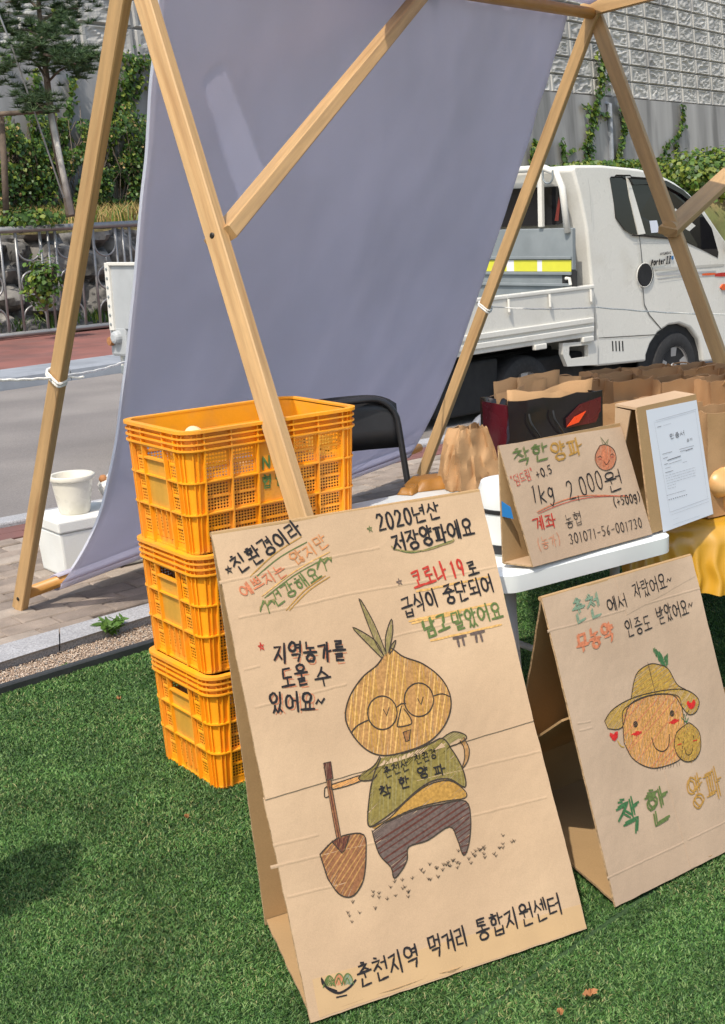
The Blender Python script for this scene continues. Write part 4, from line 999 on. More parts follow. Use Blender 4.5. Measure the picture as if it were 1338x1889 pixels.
def onion(c, r, label, m=('onion'), group=None, tilt=(.2, .1, 1), sq=.92, cat='onion'):
    b = MB(); t = Vector(tilt).normalized()
    prof = [(0, -sq*r), (.25*r, -sq*r*.97), (.62*r, -sq*r*.78), (.92*r, -sq*r*.35), (r, 0.02*r), (.93*r, sq*r*.36), (.66*r, sq*r*.74), (.34*r, sq*r*.95), (.15*r, sq*r*1.04), (.07*r, sq*r*1.14), (.0, sq*r*1.16)]
    P = smooth(prof, 3); b.lathe([(max(0, q[0]), q[1]) for q in P], c, t, 28)
    root = thing('onion', tuple(Vector(c)+Vector((0, 0, -r*sq))), label, cat, group); b.build('bulb', M[m], root, smooth=True)
    k = MB()
    for _ in range(12):
        a = random.uniform(0, 6.28); d = t.orthogonal().normalized(); e_ = t.cross(d); p = Vector(c)-t*(sq*r*.97)+(d*math.cos(a)+e_*math.sin(a))*r*.1
        k.tube([p, p-t*r*.1+(d*math.cos(a)+e_*math.sin(a))*r*.12], r*.018, 4)
    k.build('roots', M['onion_root'], root); return root
onion(aty(358, 806, 3.52), .030, 'pale onion showing just above the rim of the topmost crate', 'onion_pale', tilt=(.9, -.2, .4))

# ================================================================== CARDBOARD A BOARDS
def board_plane(o, yaw, lean, amp, seed):
    e = Vector((math.cos(yaw), math.sin(yaw), 0)); n_ = Vector((-e.y, e.x, 0)); return Plane(o, e, n_*math.sin(lean)+Vector((0, 0, math.cos(lean))), amp, seed)
# ---- the tall sign
A_ = board_plane((-.137, 2.268, .012), .467, .40, .0022, 1.7)
ra = thing('cardboard_sign', (-.137, 2.268, 0), 'tall cardboard sign drawn with an onion farmer holding a spade, foremost on the turf', 'sign')
tlA, trA, brA, blA = A_.px(391, 985), A_.px(885, 905), A_.px(1086, 1721), A_.px(577, 1896)
fl, frr = A_.px(490, 1475), A_.px(985, 1330)
_k = (frr[1]-fl[1])/(frr[0]-fl[0])
blA = (blA[0], .0); brA = (brA[0], .0)
b = MB(); A_.grid(b, [fl, frr, trA, tlA], 30, 26, .005, 0, 1, 0, .0012); upA = b.build('upper_panel', [M['card'], M['card_edge']], ra, smooth=30)
b = MB(); A_.grid(b, [blA, brA, (frr[0]+.002, frr[1]+.004), (fl[0]-.002, fl[1]+.004)], 30, 26, .005, 0, 1, -.0028, .0016)
A_.fold = (fl[1]-_k*fl[0], _k, .0028)
# taped hem along the bottom
loA = b.build('lower_panel', [M['card'], M['card_edge']], ra, smooth=30)
hb = MB(); A_.grid(hb, [(blA[0]+.02, .004), (brA[0]-.001, .002), (brA[0]-.003, .052), (blA[0]+.02, .075)], 24, 4, .0006, 0, 0, .0004, .002); hb.build('hem_strip', [M['tape']], ra)
# raised crease lines of the carton
def crease(mb, P, pts, w=.0035, h=.0009):
    Q = [Vector(P.px(*p)) for p in pts]; n = 40; vs = []; fs = []
    for i in range(n+1):
        t = i/n; k = min(int(t*(len(Q)-1)), len(Q)-2); q = Q[k].lerp(Q[k+1], t*(len(Q)-1)-k); q = q+Vector((0, .0012*noise.noise(Vector((q.x*40, q.y*40, 0)))))
        for dy, of in ((-w, .0002), (-w*.4, h*.7), (0, h), (w*.5, .0004), (w, .0002)): vs.append(P.at(q.x, q.y+dy, of))
    for i in range(n):
        for k in range(4): a = i*5+k; fs.append((a, a+1, a+6, a+5))
    mb.add(vs, fs)
for pts in [((405, 1075), (480, 1058), (560, 1040), (622, 1025), (700, 1010)), ((440, 1140), (560, 1115), (660, 1092), (760, 1075), (915, 1045)), ((450, 1235), (480, 1228)), ((470, 1305), (640, 1262)), ((700, 1180), (905, 1130)), ((500, 1600), (700, 1552), (870, 1505), (1010, 1470)), ((505, 1560), (590, 1540)), ((770, 1440), (1000, 1385)), ((530, 1655), (640, 1628))]: 
    cb2 = MB(); crease(cb2, A_, pts); cb2.build('crease', M['card'], ra, smooth=True)
# rear and base
rl_ = onz(491, 1707, .006); eA = A_.e
def tri_body(root, P, tl, tr, rearL, matin, ei, amp=.003, knee=0.0):
    TLw, TRw = P.at(*tl), P.at(*tr); wdt = (TRw-TLw).length; RL = Vector(rearL); RR = RL+P.e*((Vector(tr)-Vector(tl)).x)
    u = (TLw-RL); pr = Plane(RL, P.e, u - P.e*u.dot(P.e), amp, 5.5); H = (u-P.e*u.dot(P.e)).length; sh_ = u.dot(P.e)
    b = MB(); pr.grid(b, [(0, 0), (wdt, 0), (wdt+sh_, H-.004), (sh_, H-.004)], 14, 24, .005, 0, 1, 0, .0015); b.build('rear_panel', [matin, ei], root, smooth=30)
    BLw, BRw = P.at(blx[0], blx[1]), P.at(brx[0], brx[1]); BLw.z = BRw.z = RL.z
    f_ = (RL-BLw); pb2 = Plane(BLw+Vector((0, 0, .0)), P.e, f_-P.e*f_.dot(P.e), .0015, 8.8); D_ = (f_-P.e*f_.dot(P.e)).length; sx = f_.dot(P.e)
    b = MB(); pb2.grid(b, [(.004, .004), (wdt, .004), (wdt+sx, D_), (sx, D_)], 14, 12, .005, 0, 1, .014, .004); b.build('base_panel', [matin, ei], root, smooth=30)
    # folded ridge strip
    b = MB(); b.beam(TLw-P.n*.006, TRw-P.n*.006, .012, .010, P.n, .003); b.build('ridge_fold', [matin], root)
blx, brx = blA, brA
tri_body(ra, A_, tlA, trA, rl_, M['card_in'], M['card_edge'])
# ---- writing and drawing
T = Writer(upA)
A_.text(T, '친환경이라', (440, 1060), (563, 984), 33, .0048, K, slant=-.1)
A_.text(T, '예쁘지는', (450, 1105), (533, 1058), 25, .0036, CO, slant=-.1); A_.text(T, '않지만', (545, 1045), (610, 1004), 25, .0036, OR, slant=-.1)
A_.text(T, '건강해요', (506, 1120), (596, 1064), 27, .0038, GR, slant=-.1)
for a, c in (((462, 1063), (556, 990)), ((470, 1066), (566, 1000)), ((483, 1100), (608, 1018)), ((488, 1103), (604, 1028)), ((528, 1126), (600, 1062)), ((534, 1126), (608, 1064))):
    m_ = ((a[0]+c[0])/2-2, (a[1]+c[1])/2-5); A_.line(T, smooth([a, m_, c], 5), .0022, random.choice([GR, YH, MU]), .0012)
for x, y, s in ((493, 1118, 1), (598, 1040, 1)):
    for k in (-1, 1):
        for q in range(5): A_.line(T, [(x, y), (x+k*(3+q*1.2), y-9-q*.3), (x+k*13, y-5-k*7+q*2)], .0035, LF if q < 3 else GR, .0011+.0001*q)
    A_.line(T, [(x, y), (x+4, y+13)], .003, GR)
A_.text(T, '*', (417, 1061), (432, 1057), 16, .0045, K); A_.text(T, '*', (678, 984), (690, 981), 13, .0028, GR)
A_.text(T, '2020년산', (697, 980), (816, 955), 30, .0052, K); A_.text(T, '저장양파에요', (726, 1018), (878, 988), 34, .0055, K)
A_.line(T, smooth([(722, 1008), (735, 1015), (780, 1016), (832, 1000), (836, 994)], 6), .003, LF, wob=.001); A_.line(T, smooth([(726, 1012), (765, 1019), (834, 997)], 6), .002, GR)
A_.text(T, '*', (732, 1082), (745, 1078), 14, .0035, TR); A_.text(T, '코로나', (764, 1088), (828, 1066), 34, .0055, RD); A_.text(T, '19', (834, 1068), (861, 1060), 30, .0055, RD); A_.text(T, '로', (864, 1066), (886, 1060), 28, .0048, K)
A_.text(T, '급식이', (745, 1138), (812, 1116), 34, .005, K); A_.text(T, '중단되어', (822, 1116), (914, 1090), 34, .005, K)
A_.text(T, '남고', (786, 1176), (832, 1160), 32, .005, GR, dbl=.0012); A_.text(T, '말았어요', (838, 1164), (930, 1138), 32, .005, GR)
for a, c in (((768, 1091), (900, 1064)), ((755, 1146), (915, 1112)), ((795, 1182), (925, 1152)), ((760, 1150), (850, 1130))): A_.line(T, [a, c], .0045, YH, .0010, wob=.001)
A_.text(T, 'ㅠ', (838, 1196), (866, 1190), 22, .0062, TR); A_.text(T, 'ㅠ', (871, 1188), (899, 1182), 22, .0062, TR)
A_.text(T, '*', (477, 1202), (491, 1198), 17, .0028, RD)
A_.text(T, '지역농가를', (505, 1222), (640, 1218), 36, .0055, K); A_.text(T, '도울', (520, 1270), (572, 1262), 38, .005, K); A_.text(T, '수', (582, 1268), (614, 1264), 38, .005, K); A_.text(T, '있어요~', (498, 1316), (602, 1308), 36, .0052, K)
A_.text(T, '지역농가를', (508, 1226), (643, 1222), 36, .002, CO, off=.0010); A_.text(T, '도울', (524, 1273), (576, 1265), 38, .002, CO, off=.0010); A_.text(T, '있어요', (502, 1319), (590, 1311), 36, .002, CO, off=.0010)
T.cut('underline'); T = Writer(loA); A_.text(T, '춘천지역', (664, 1822), (780, 1780), 42, .0048, K); A_.text(T, '먹거리', (796, 1768), (868, 1744), 40, .0048, K); A_.text(T, '통합지원센터', (882, 1738), (1040, 1682), 40, .0046, K)
T.cut('underline')
# bowl mark
bowl = smooth([(594, 1806), (604, 1822), (625, 1832), (645, 1822), (657, 1808)], 6); A_.line(T, bowl, .0045, K); A_.line(T, smooth([(594, 1804), (598, 1818), (622, 1828)], 5), .003, K); A_.line(T, [(622, 1840), (640, 1836)], .004, K)
for x, y, c in ((608, 1806, GR), (626, 1802, CO), (642, 1802, TE)):
    pl = smooth([(x-11, y+16), (x-6, y), (x, y-6), (x+7, y), (x+11, y+14)], 5); A_.hatch(T, pl, .9, .0028, .003, c); A_.line(T, pl, .0022, GR)
    A_.line(T, smooth([(x-5, y+12), (x-1, y+2), (x+4, y+12)], 5), .002, GR)
T.cut('bowl_mark')
Dg = MB()
onionp = smooth([(706, 1212), (694, 1228), (668, 1250), (645, 1285), (637, 1322), (648, 1352), (672, 1380), (700, 1393), (735, 1390), (785, 1372), (815, 1345), (830, 1312), (829, 1280), (812, 1250), (780, 1225), (745, 1212), (728, 1200), (722, 1196)], 5)
A_.hatch(Dg, onionp, 1.25, .0036, .0042, OC, .0008); A_.hatch(Dg, onionp, 1.45, .0075, .0030, MU, .0010, skip=.3); A_.hatch(Dg, onionp, 1.2, .012, .003, YH, .0011, skip=.35)
for pl in ([(708, 1210), (690, 1180), (662, 1104), (690, 1150), (712, 1205)], [(705, 1215), (680, 1190), (650, 1157), (690, 1180), (707, 1208)], [(712, 1210), (711, 1175), (722, 1142), (724, 1170), (716, 1205)], [(718, 1205), (722, 1190), (730, 1181), (726, 1196), (718, 1207)]):
    A_.hatch(Dg, pl, 1.2, .003, .0036, LF, .0009); A_.line(Dg, smooth(pl, 4), .0022, GP)
A_.line(Dg, onionp, .0030, GP)
for cx, cy in ((705, 1315), (772, 1291)): A_.line(Dg, [(cx+27*math.cos(q*.26), cy+31*math.sin(q*.26)) for q in range(25)], .0030, GP)
A_.line(Dg, [(731, 1305), (740, 1298), (748, 1298)], .003, GP); A_.line(Dg, smooth([(680, 1328), (660, 1338), (649, 1350)], 4), .003, GP); A_.line(Dg, smooth([(799, 1284), (815, 1280), (829, 1285)], 4), .0025, GP)
for x, y in ((712, 1316), (775, 1296)): A_.line(Dg, [(x-5, y-7), (x+1, y+4), (x+5, y-10)], .003, GP)
A_.hatch(Dg, [(737, 1305), (733, 1340), (757, 1335), (745, 1302)], 1.2, .003, .003, YH, .0012); A_.line(Dg, smooth([(740, 1303), (733, 1335), (735, 1341), (757, 1336), (757, 1325), (745, 1308)], 4), .0028, GP)
mouth = [(743, 1351), (757, 1346), (754, 1366), (748, 1368)]; A_.hatch(Dg, mouth, 1.2, .003, .003, SP, .0012); A_.line(Dg, mouth+mouth[:1], .0028, GP)
# shirt, belly, arms
shirt = smooth([(702, 1398), (690, 1430), (682, 1470), (680, 1522), (700, 1516), (735, 1490), (770, 1458), (800, 1440), (830, 1437), (858, 1452), (858, 1430), (848, 1405), (832, 1380), (815, 1362), (790, 1373), (740, 1391)], 4)
A_.hatch(Dg, shirt, .5, .0036, .0044, SH, .0008); A_.hatch(Dg, shirt, 1.3, .009, .003, LF, .0010, skip=.3); A_.line(Dg, shirt, .0028, GP)
belly = smooth([(688, 1526), (720, 1508), (750, 1478), (790, 1448), (830, 1440), (858, 1458), (858, 1472), (820, 1478), (770, 1490), (720, 1512), (692, 1530)], 4)
A_.hatch(Dg, belly, .4, .0036, .0046, MU, .0009); A_.line(Dg, belly, .0022, GP)
armR = smooth([(815, 1362), (835, 1350), (855, 1354), (860, 1362), (845, 1372), (825, 1378)], 4); A_.hatch(Dg, armR, .3, .0036, .0042, LF, .0009); A_.line(Dg, armR, .0024, GP)
armR2 = smooth([(855, 1360), (866, 1380), (864, 1402), (853, 1418), (858, 1398), (856, 1378), (848, 1366)], 4); A_.hatch(Dg, armR2, 1.2, .0036, .004, OC, .0009); A_.line(Dg, armR2, .0022, GP)
armL = smooth([(700, 1395), (690, 1412), (664, 1432), (668, 1440), (688, 1438), (696, 1428)], 4); A_.hatch(Dg, armL, .4, .0036, .0042, SH, .0009); A_.line(Dg, armL, .0024, GP)
armL2 = smooth([(664, 1430), (635, 1440), (612, 1448), (612, 1456), (640, 1450), (668, 1440)], 4); A_.hatch(Dg, armL2, .3, .0036, .0042, SK, .0009); A_.line(Dg, armL2, .002, GP)
A_.line(Dg, smooth([(600, 1454), (600, 1470), (608, 1468), (613, 1455), (606, 1450), (600, 1454)], 4), .0022, GP)
tr_ = smooth([(687, 1532), (700, 1575), (722, 1600), (728, 1620), (742, 1605), (752, 1585), (755, 1562), (790, 1550), (830, 1525), (845, 1550), (856, 1578), (866, 1555), (869, 1510), (860, 1478), (820, 1482), (760, 1496), (712, 1518)], 4)
A_.hatch(Dg, tr_, .35, .0030, .0040, TR, .0009); A_.hatch(Dg, tr_, .3, .011, .0035, BG, .0011, skip=.35); A_.line(Dg, tr_, .0026, GP)
# spade
A_.hatch(Dg, [(597, 1408), (610, 1405), (614, 1436), (602, 1440)], 1.3, .003, .0036, BG, .0010); A_.line(Dg, [(597, 1408), (610, 1405), (614, 1436), (602, 1440), (597, 1408)], .002, GP)
for k in range(3): A_.line(Dg, [(604+k*2.4, 1440), (624+k*2.2, 1545)], .0034, BG if k == 1 else SP)
A_.line(Dg, [(603, 1440), (622, 1546)], .0018, GP); A_.line(Dg, [(611, 1440), (630, 1545)], .0018, GP)
sp_ = smooth([(591, 1576), (615, 1552), (640, 1540), (672, 1540), (676, 1575), (672, 1620), (660, 1645), (645, 1655), (625, 1648), (605, 1620)], 4)
A_.hatch(Dg, sp_, .9, .0034, .0042, SP, .0008); A_.hatch(Dg, sp_, .7, .010, .003, OC, .001, skip=.3); A_.line(Dg, sp_+sp_[:1], .0026, GP)
A_.hatch(Dg, [(613, 1552), (646, 1540), (636, 1570), (632, 1574)], 1.2, .003, .0034, BG, .0011); A_.line(Dg, [(613, 1552), (632, 1574), (637, 1568), (646, 1540)], .0022, GP)
# seedlings on the drawn field
for k in range(64):
    t = random.random(); x = 640+t*310; y = 1680-t*128+random.gauss(0, 12)*(1-.3*t)
    for d in (-3.2, 0, 3.0): A_.line(Dg, [(x, y), (x+d, y-random.uniform(3, 6.5))], .0012, GP)
dgA = Dg.build('onion_drawing', PENS, ra, fix=False)
Tb = Writer(dgA)
A_.text(Tb, '춘천산', (710, 1435), (757, 1418), 19, .0026, K, off=.0028); A_.text(Tb, '친환경', (767, 1411), (807, 1395), 18, .0024, K, off=.0028)
A_.text(Tb, '착', (703, 1476), (727, 1468), 25, .0040, K, off=.0028); A_.text(Tb, '한', (737, 1455), (759, 1449), 20, .0038, K, off=.0028); A_.text(Tb, '양', (772, 1437), (793, 1432), 20, .0038, K, off=.0028); A_.text(Tb, '파', (801, 1432), (824, 1426), 19, .0038, K, off=.0028)


# ---- the second sign
B_ = board_plane((.511, 2.641, .012), .643, .312, .0022, 4.1)
rb2 = thing('cardboard_sign', (.511, 2.641, 0), 'greyer cardboard sign drawn with an onion in a straw hat, at the right', 'sign')
tlB, trB, blB = B_.px(1000, 1104), B_.px(1275, 1025), B_.px(1138, 1681); blB = (blB[0], 0.0); wB = trB[0]-tlB[0]; brB = (blB[0]+wB+.004, .0)
b = MB(); B_.grid(b, [blB, brB, trB, tlB], 30, 40, .005, 0, 1, 0, .0014); fpB = b.build('front_panel', [M['card_grey'], M['card_edge']], rb2, smooth=30)
blx, brx = blB, brB
tri_body(rb2, B_, tlB, trB, onz(935, 1500, .006), M['card_in'], M['card_edge'], .006)
# tape patches and an inner brace flap
b = MB(); q0, q1 = Vector(tlB), Vector(trB); B_.grid(b, [q0.lerp(q1, .48)+Vector((0, -.09)), q0.lerp(q1, .99)+Vector((0, -.05)), q0.lerp(q1, .99), q0.lerp(q1, .46)], 12, 5, .0005, 0, 0, .0006, .0015); b.build('tape_patch', [M['card_grey']], rb2); b = MB()
B_.grid(b, [(blB[0]+wB*.50, .002), (blB[0]+wB*.535, .002), (tlB[0]+wB*.50, tlB[1]*.36), (tlB[0]+wB*.48, tlB[1]*.36)], 3, 8, .0005, 0, 0, .0006)
b.build('tape_patch', [M['card_grey']], rb2)
b = MB(); f0 = B_.at(tlB[0], tlB[1]*.60)-B_.n*.03; f1 = onz(1000, 1478, .30); ff = Plane(f0, (onz(1000, 1420, .16)-f0), (f1-f0), .003, 2); b.add([f0, f0+B_.e*.3, f0+B_.e*.3-B_.n*.33-Vector((0, 0, .15)), f0-B_.n*.33-Vector((0, 0, .15))], [(0, 1, 2, 3)]); fo = b.build('inner_flap', M['card_in'], rb2); md = fo.modifiers.new('t', 'SOLIDIFY'); md.thickness = .005
for pts in [((1010, 1165), (1090, 1143), (1290, 1085)), ((1065, 1335), (1090, 1330)), ((1068, 1348), (1092, 1342)), ((1120, 1620), (1290, 1540), (1360, 1505))]: 
    cb3 = MB(); crease(cb3, B_, pts, .003, .0008); cb3.build('crease', M['card_grey'], rb2, smooth=True)
T = Writer(fpB)
B_.text(T, '춘', (1060, 1148), (1084, 1140), 40, .004, TE, dbl=.0022); B_.text(T, '천', (1086, 1140), (1112, 1132), 40, .004, TE, dbl=.0022)
B_.text(T, '에서', (1121, 1130), (1158, 1118), 26, .0032, K); B_.text(T, '자랐어요~', (1170, 1106), (1242, 1082), 30, .0032, K)
B_.text(T, '무', (1064, 1204), (1088, 1198), 34, .0045, CO, dbl=.0022); B_.text(T, '농', (1089, 1196), (1111, 1189), 34, .0045, CO, dbl=.002); B_.text(T, '약', (1112, 1188), (1136, 1181), 34, .0045, CO, dbl=.002)
B_.text(T, '인증도', (1156, 1176), (1204, 1160), 30, .0032, K); B_.text(T, '받았어요~', (1214, 1152), (1281, 1128), 30, .0032, K)
B_.text(T, '착', (1146, 1546), (1190, 1526), 62, .0055, DG, dbl=.0035); B_.text(T, '한', (1198, 1526), (1242, 1506), 62, .0055, GR, dbl=.0035)
B_.text(T, '양', (1275, 1492), (1304, 1480), 56, .004, MU, dbl=.0038); B_.text(T, '파', (1306, 1478), (1338, 1464), 56, .004, MU, dbl=.0038)

Dg = MB()
hatp = smooth([(1163, 1288), (1172, 1245), (1195, 1226), (1215, 1226), (1232, 1234), (1248, 1262), (1264, 1272)], 5)+[(1230, 1278)]; B_.hatch(Dg, hatp, .25, .0042, .0036, HY, .0009); B_.hatch(Dg, hatp, .1, .012, .002, MU, .0011)
brim = smooth([(1114, 1330), (1130, 1308), (1165, 1288), (1215, 1275), (1262, 1272), (1288, 1290), (1284, 1312), (1270, 1318), (1256, 1302), (1240, 1282), (1200, 1282), (1160, 1300), (1146, 1342), (1120, 1344)], 4); B_.hatch(Dg, brim, .5, .0042, .0036, HY, .0009)
face = smooth([(1147, 1325), (1152, 1306), (1195, 1284), (1245, 1282), (1256, 1300), (1262, 1340), (1258, 1380), (1252, 1402), (1215, 1416), (1190, 1414), (1165, 1398), (1150, 1370)], 4)
B_.hatch(Dg, face, .9, .0038, .0034, SK, .0009); B_.hatch(Dg, face, 1.4, .009, .0026, MU, .0011, skip=.2); B_.hatch(Dg, face, .4, .013, .002, CO, .0012, skip=.3)
for pl in (hatp[:-1], brim+brim[:1], face+face[:1]): B_.line(Dg, pl, .0022, GP)
B_.line(Dg, [(1194, 1222), (1208, 1280)], .0015, GP)
for pl in ([(1221, 1228), (1204, 1200), (1206, 1194), (1220, 1206), (1228, 1228)], [(1229, 1230), (1224, 1212), (1232, 1204), (1231, 1230)]): B_.hatch(Dg, pl, 1.2, .0026, .0034, DG, .0012)
for x, y, r_ in ((1171, 1336, 5), (1239, 1316, 5)): B_.line(Dg, [(x+.7*r_*math.cos(q), y+r_*math.sin(q)) for q in np.linspace(0, 6.3, 12)], .0026, GP, .0016); B_.hatch(Dg, [(x+.6*r_*math.cos(q), y+.9*r_*math.sin(q)) for q in np.linspace(0, 6.2, 9)], .3, .002, .0024, GP, .0014)
for x, y in ((1174, 1353), (1243, 1331)): B_.hatch(Dg, [(x-11, y+3), (x, y-5), (x+11, y-3), (x, y+5)], -.1, .0022, .003, BR, .0014)
B_.line(Dg, smooth([(1201, 1361), (1208, 1380), (1222, 1386), (1232, 1376), (1234, 1355)], 5), .0026, GP, .0016)
small = smooth([(1262, 1338), (1247, 1352), (1243, 1375), (1250, 1395), (1265, 1405), (1282, 1400), (1292, 1380), (1290, 1352), (1278, 1338), (1270, 1333)], 4); B_.hatch(Dg, small, .7, .0036, .0036, HY, .0016); B_.hatch(Dg, small, .2, .009, .0026, MU, .0018); B_.line(Dg, small+small[:1], .0022, GP, .002)
for x, y in ((1251, 1362), (1278, 1357)): B_.line(Dg, [(x, y), (x+1, y+3)], .003, K, .0021)
for x, y in ((1252, 1373), (1281, 1366)): B_.line(Dg, [(x-3, y+1), (x+4, y-1)], .003, BR, .0021)
B_.line(Dg, smooth([(1262, 1380), (1266, 1392), (1274, 1390), (1277, 1379)], 4), .002, GP, .0021)
for d in (-6, 0, 7): B_.line(Dg, [(1266, 1333), (1262+d, 1318+abs(d))], .004, DG, .0016, taper=True)
for x, y in ((1131, 1357), (1274, 1299)):
    hp = smooth([(x, y+10), (x-8, y), (x-6, y-6), (x, y-3), (x+5, y-9), (x+8, y-4), (x+6, y+4)], 3, True); B_.hatch(Dg, hp, .6, .0022, .003, BR, .0018)
B_.line(Dg, smooth([(1138, 1366), (1144, 1376), (1150, 1378)], 4), .0026, HY); B_.line(Dg, [(1270, 1310), (1265, 1320)], .002, GP)
for k in range(9): x = 1212+k*5; B_.line(Dg, [(x, 1416-k*1.3), (x+random.uniform(-2, 3), 1422-k*1.2)], .0012, GP)
Dg.build('onion_drawing', PENS, fpB, fix=False)

# ================================================================== TABLES AND WHAT STANDS ON THEM
TZ = .68
tA, tB, tC = onz(958, 1057, TZ), onz(1250, 983, TZ), onz(600, 938, TZ)
te1 = (tB-tA).normalized(); te2 = Vector((-te1.y, te1.x, 0)); tW = (tC-tA).dot(te2); t0 = tA-te1*.045
tL = (tB-t0).dot(te1)
def tp(a, b_, z=TZ): p = t0+te1*a+te2*b_; return Vector((p.x, p.y, z))
tbl = thing('folding_table', tuple(tp(.3, .3, 0)), 'white plastic folding table on grey steel legs behind the tall cardboard sign', 'table')
b = MB(); r_ = .05; out = []
for cx, cy, a0 in ((r_, r_, 180), (tL-r_, r_, 270), (tL-r_, tW-r_, 0), (r_, tW-r_, 90)):
    for k in range(7): q = R(a0+15*k); out.append((cx+r_*math.cos(q), cy+r_*math.sin(q)))
rings = [(0, TZ-.046), (0, TZ-.006), (.006, TZ)]; vs = []; n = len(out); cxm, cym = tL/2, tW/2
for ins, z in rings:
    for x, y in out: f_ = 1-ins/.35; vs.append(tp(cxm+(x-cxm)*f_, cym+(y-cym)*f_, z))
fs = [tuple(range(n-1, -1, -1)), tuple(2*n+k for k in range(n))]
for l_ in range(2):
    for k in range(n): k2 = (k+1) % n; fs.append((l_*n+k, l_*n+k2, (l_+1)*n+k2, (l_+1)*n+k))
b.add(vs, fs); b.build('tabletop', M['white_plastic'], tbl, smooth=40)
for a, c in ((.10, .10), (.10, tW-.12), (tL-.12, .10), (tL-.12, tW-.12)):
    b = MB(); b.tube([tp(a, c, TZ-.045), tp(a-.0 if a > .3 else a+.05, c+.0, .01)], .013, 10); b.build('leg', M['grey_metal'], tbl, smooth=True)
for a in (.12, tL-.12):
    b = MB(); b.tube([tp(a, .10, .30), tp(a, tW-.12, .30)], .010, 8); b.build('crossbar', M['grey_metal'], tbl, smooth=True)
b = MB(); b.tube([tp(.13, .12, .45), tp(.42, tW/2, TZ-.05)], .008, 8); b.build('brace', M['grey_metal'], tbl, smooth=True)

# price sign
def px_plane(bl, br, lean, z, amp, seed):
    P, Q = onz(*bl, z), onz(*br, z); e = (Q-P).normalized(); n_ = Vector((-e.y, e.x, 0)); return Plane(P, e, n_*math.sin(lean)+Vector((0, 0, math.cos(lean))), amp, seed)
PS = px_plane((984, 1046), (1204, 985), .30, TZ+.008, .0008, 6.2)
ps = thing('price_sign', tuple(PS.o), 'small cardboard price sign reading 2,000 won, on the front edge of the white table', 'sign')
c_bl, c_br, c_tr, c_tl = (0, 0), PS.px(1204, 985), PS.px(1146, 787), PS.px(920, 822)
b = MB(); PS.grid(b, [c_bl, c_br, c_tr, c_tl], 20, 16, .004, 0, 1, 0, .0008); fpP = b.build('front_panel', [M['card_grey'], M['card_edge']], ps, smooth=30)
TLw, TRw = PS.at(*c_tl), PS.at(*c_tr); RL = onz(929, 1039, TZ+.012); RR = RL+(PS.at(*c_br)-PS.o)
Pq = Plane(RL, PS.e, TLw-RL-PS.e*(TLw-RL).dot(PS.e), .0008, 3); s_ = (TLw-RL).dot(PS.e); Hh = (TLw-RL-PS.e*s_).length; w_ = c_br[0]
b = MB(); Pq.grid(b, [(0, 0), (w_, 0), (s_+c_tr[0]-c_tl[0], Hh-.003), (s_, Hh-.003)], 10, 10, .004, 0, 1); b.build('rear_panel', [M['card_in'], M['card_edge']], ps, smooth=30)
f_ = RL-PS.o; Pf = Plane(PS.o, PS.e, f_-PS.e*f_.dot(PS.e)); b = MB(); Pf.grid(b, [(.002, .003), (w_, .003), (w_+f_.dot(PS.e), (f_-PS.e*f_.dot(PS.e)).length), (f_.dot(PS.e), (f_-PS.e*f_.dot(PS.e)).length)], 8, 6, .004, 0, 1, .002); b.build('base_panel', [M['card'], M['card_edge']], ps, smooth=30)
b = MB(); Pq.grid(b, [(.0, Hh*.40), (w_*.3, Hh*.40), (w_*.3, Hh*.52), (.0, Hh*.52)], 4, 2, .001, 0, 0, .0025); b.grid if False else None
bt = MB(); q0 = onz(926, 955, TZ); 
tq = [PS.at(*PS.px(x, y))-PS.n*.004 for x, y in ((949, 957), (944, 935))]; tr0 = [Pq.at(s_*(h_/Hh)+.001, h_, .001) for h_ in (Hh*.40, Hh*.53)]
bt.add([tr0[0], tq[0], tq[1], tr0[1]], [(0, 1, 2, 3)]); o_ = bt.build('blue_tape', M['blue_tape'], ps); md = o_.modifiers.new('t', 'SOLIDIFY'); md.thickness = .0008
T = Writer(fpP)
PS.text(T, '착한', (950, 862), (1016, 845), 30, .0030, GR, dbl=.0018); PS.text(T, '양파', (1019, 852), (1078, 838), 32, .0034, MU, dbl=.0016)
PS.text(T, '"덤드림"', (945, 899), (987, 882), 20, .0022, RD); PS.text(T, '+0.5', (989, 884), (1020, 872), 15, .0030, K)
PS.text(T, '1kg', (980, 930), (1026, 924), 32, .0036, K); PS.text(T, '2,000', (1048, 922), (1116, 900), 34, .0036, K); PS.text(T, '원', (1118, 908), (1152, 897), 34, .0036, K)
PS.line(T, smooth([(990, 945), (1030, 926), (1080, 914), (1160, 916)], 5), .0026, CO, wob=.0006); PS.line(T, smooth([(992, 948), (1035, 930), (1085, 918), (1155, 914)], 5), .0016, RD); T.cut('underline')
PS.text(T, '(+500g)', (1132, 936), (1183, 922), 16, .0032, K)
PS.text(T, '계좌', (984, 982), (1028, 972), 26, .0028, RD, dbl=.0008); PS.text(T, '농협', (1044, 976), (1076, 966), 24, .0022, K)
PS.text(T, '(농가)', (992, 1016), (1036, 1004), 22, .0017, CO); PS.text(T, '301071-56-001730', (1050, 1004), (1186, 972), 18, .0026, K)
fo_ = smooth([(1106, 822), (1098, 838), (1098, 852), (1106, 864), (1118, 868), (1130, 862), (1136, 846), (1132, 830), (1122, 822), (1114, 820)], 4)
PS.hatch(T, fo_, 1.2, .0022, .0022, CO, .0008); PS.line(T, fo_+fo_[:1], .0018, GP)
for d in ([(1112, 820), (1107, 806), (1116, 818)], [(1115, 820), (1122, 810), (1119, 822)]): PS.line(T, d, .0024, GR); PS.line(T, d, .001, GP)
PS.line(T, smooth([(1113, 851), (1118, 857), (1124, 849)], 4), .0015, K)
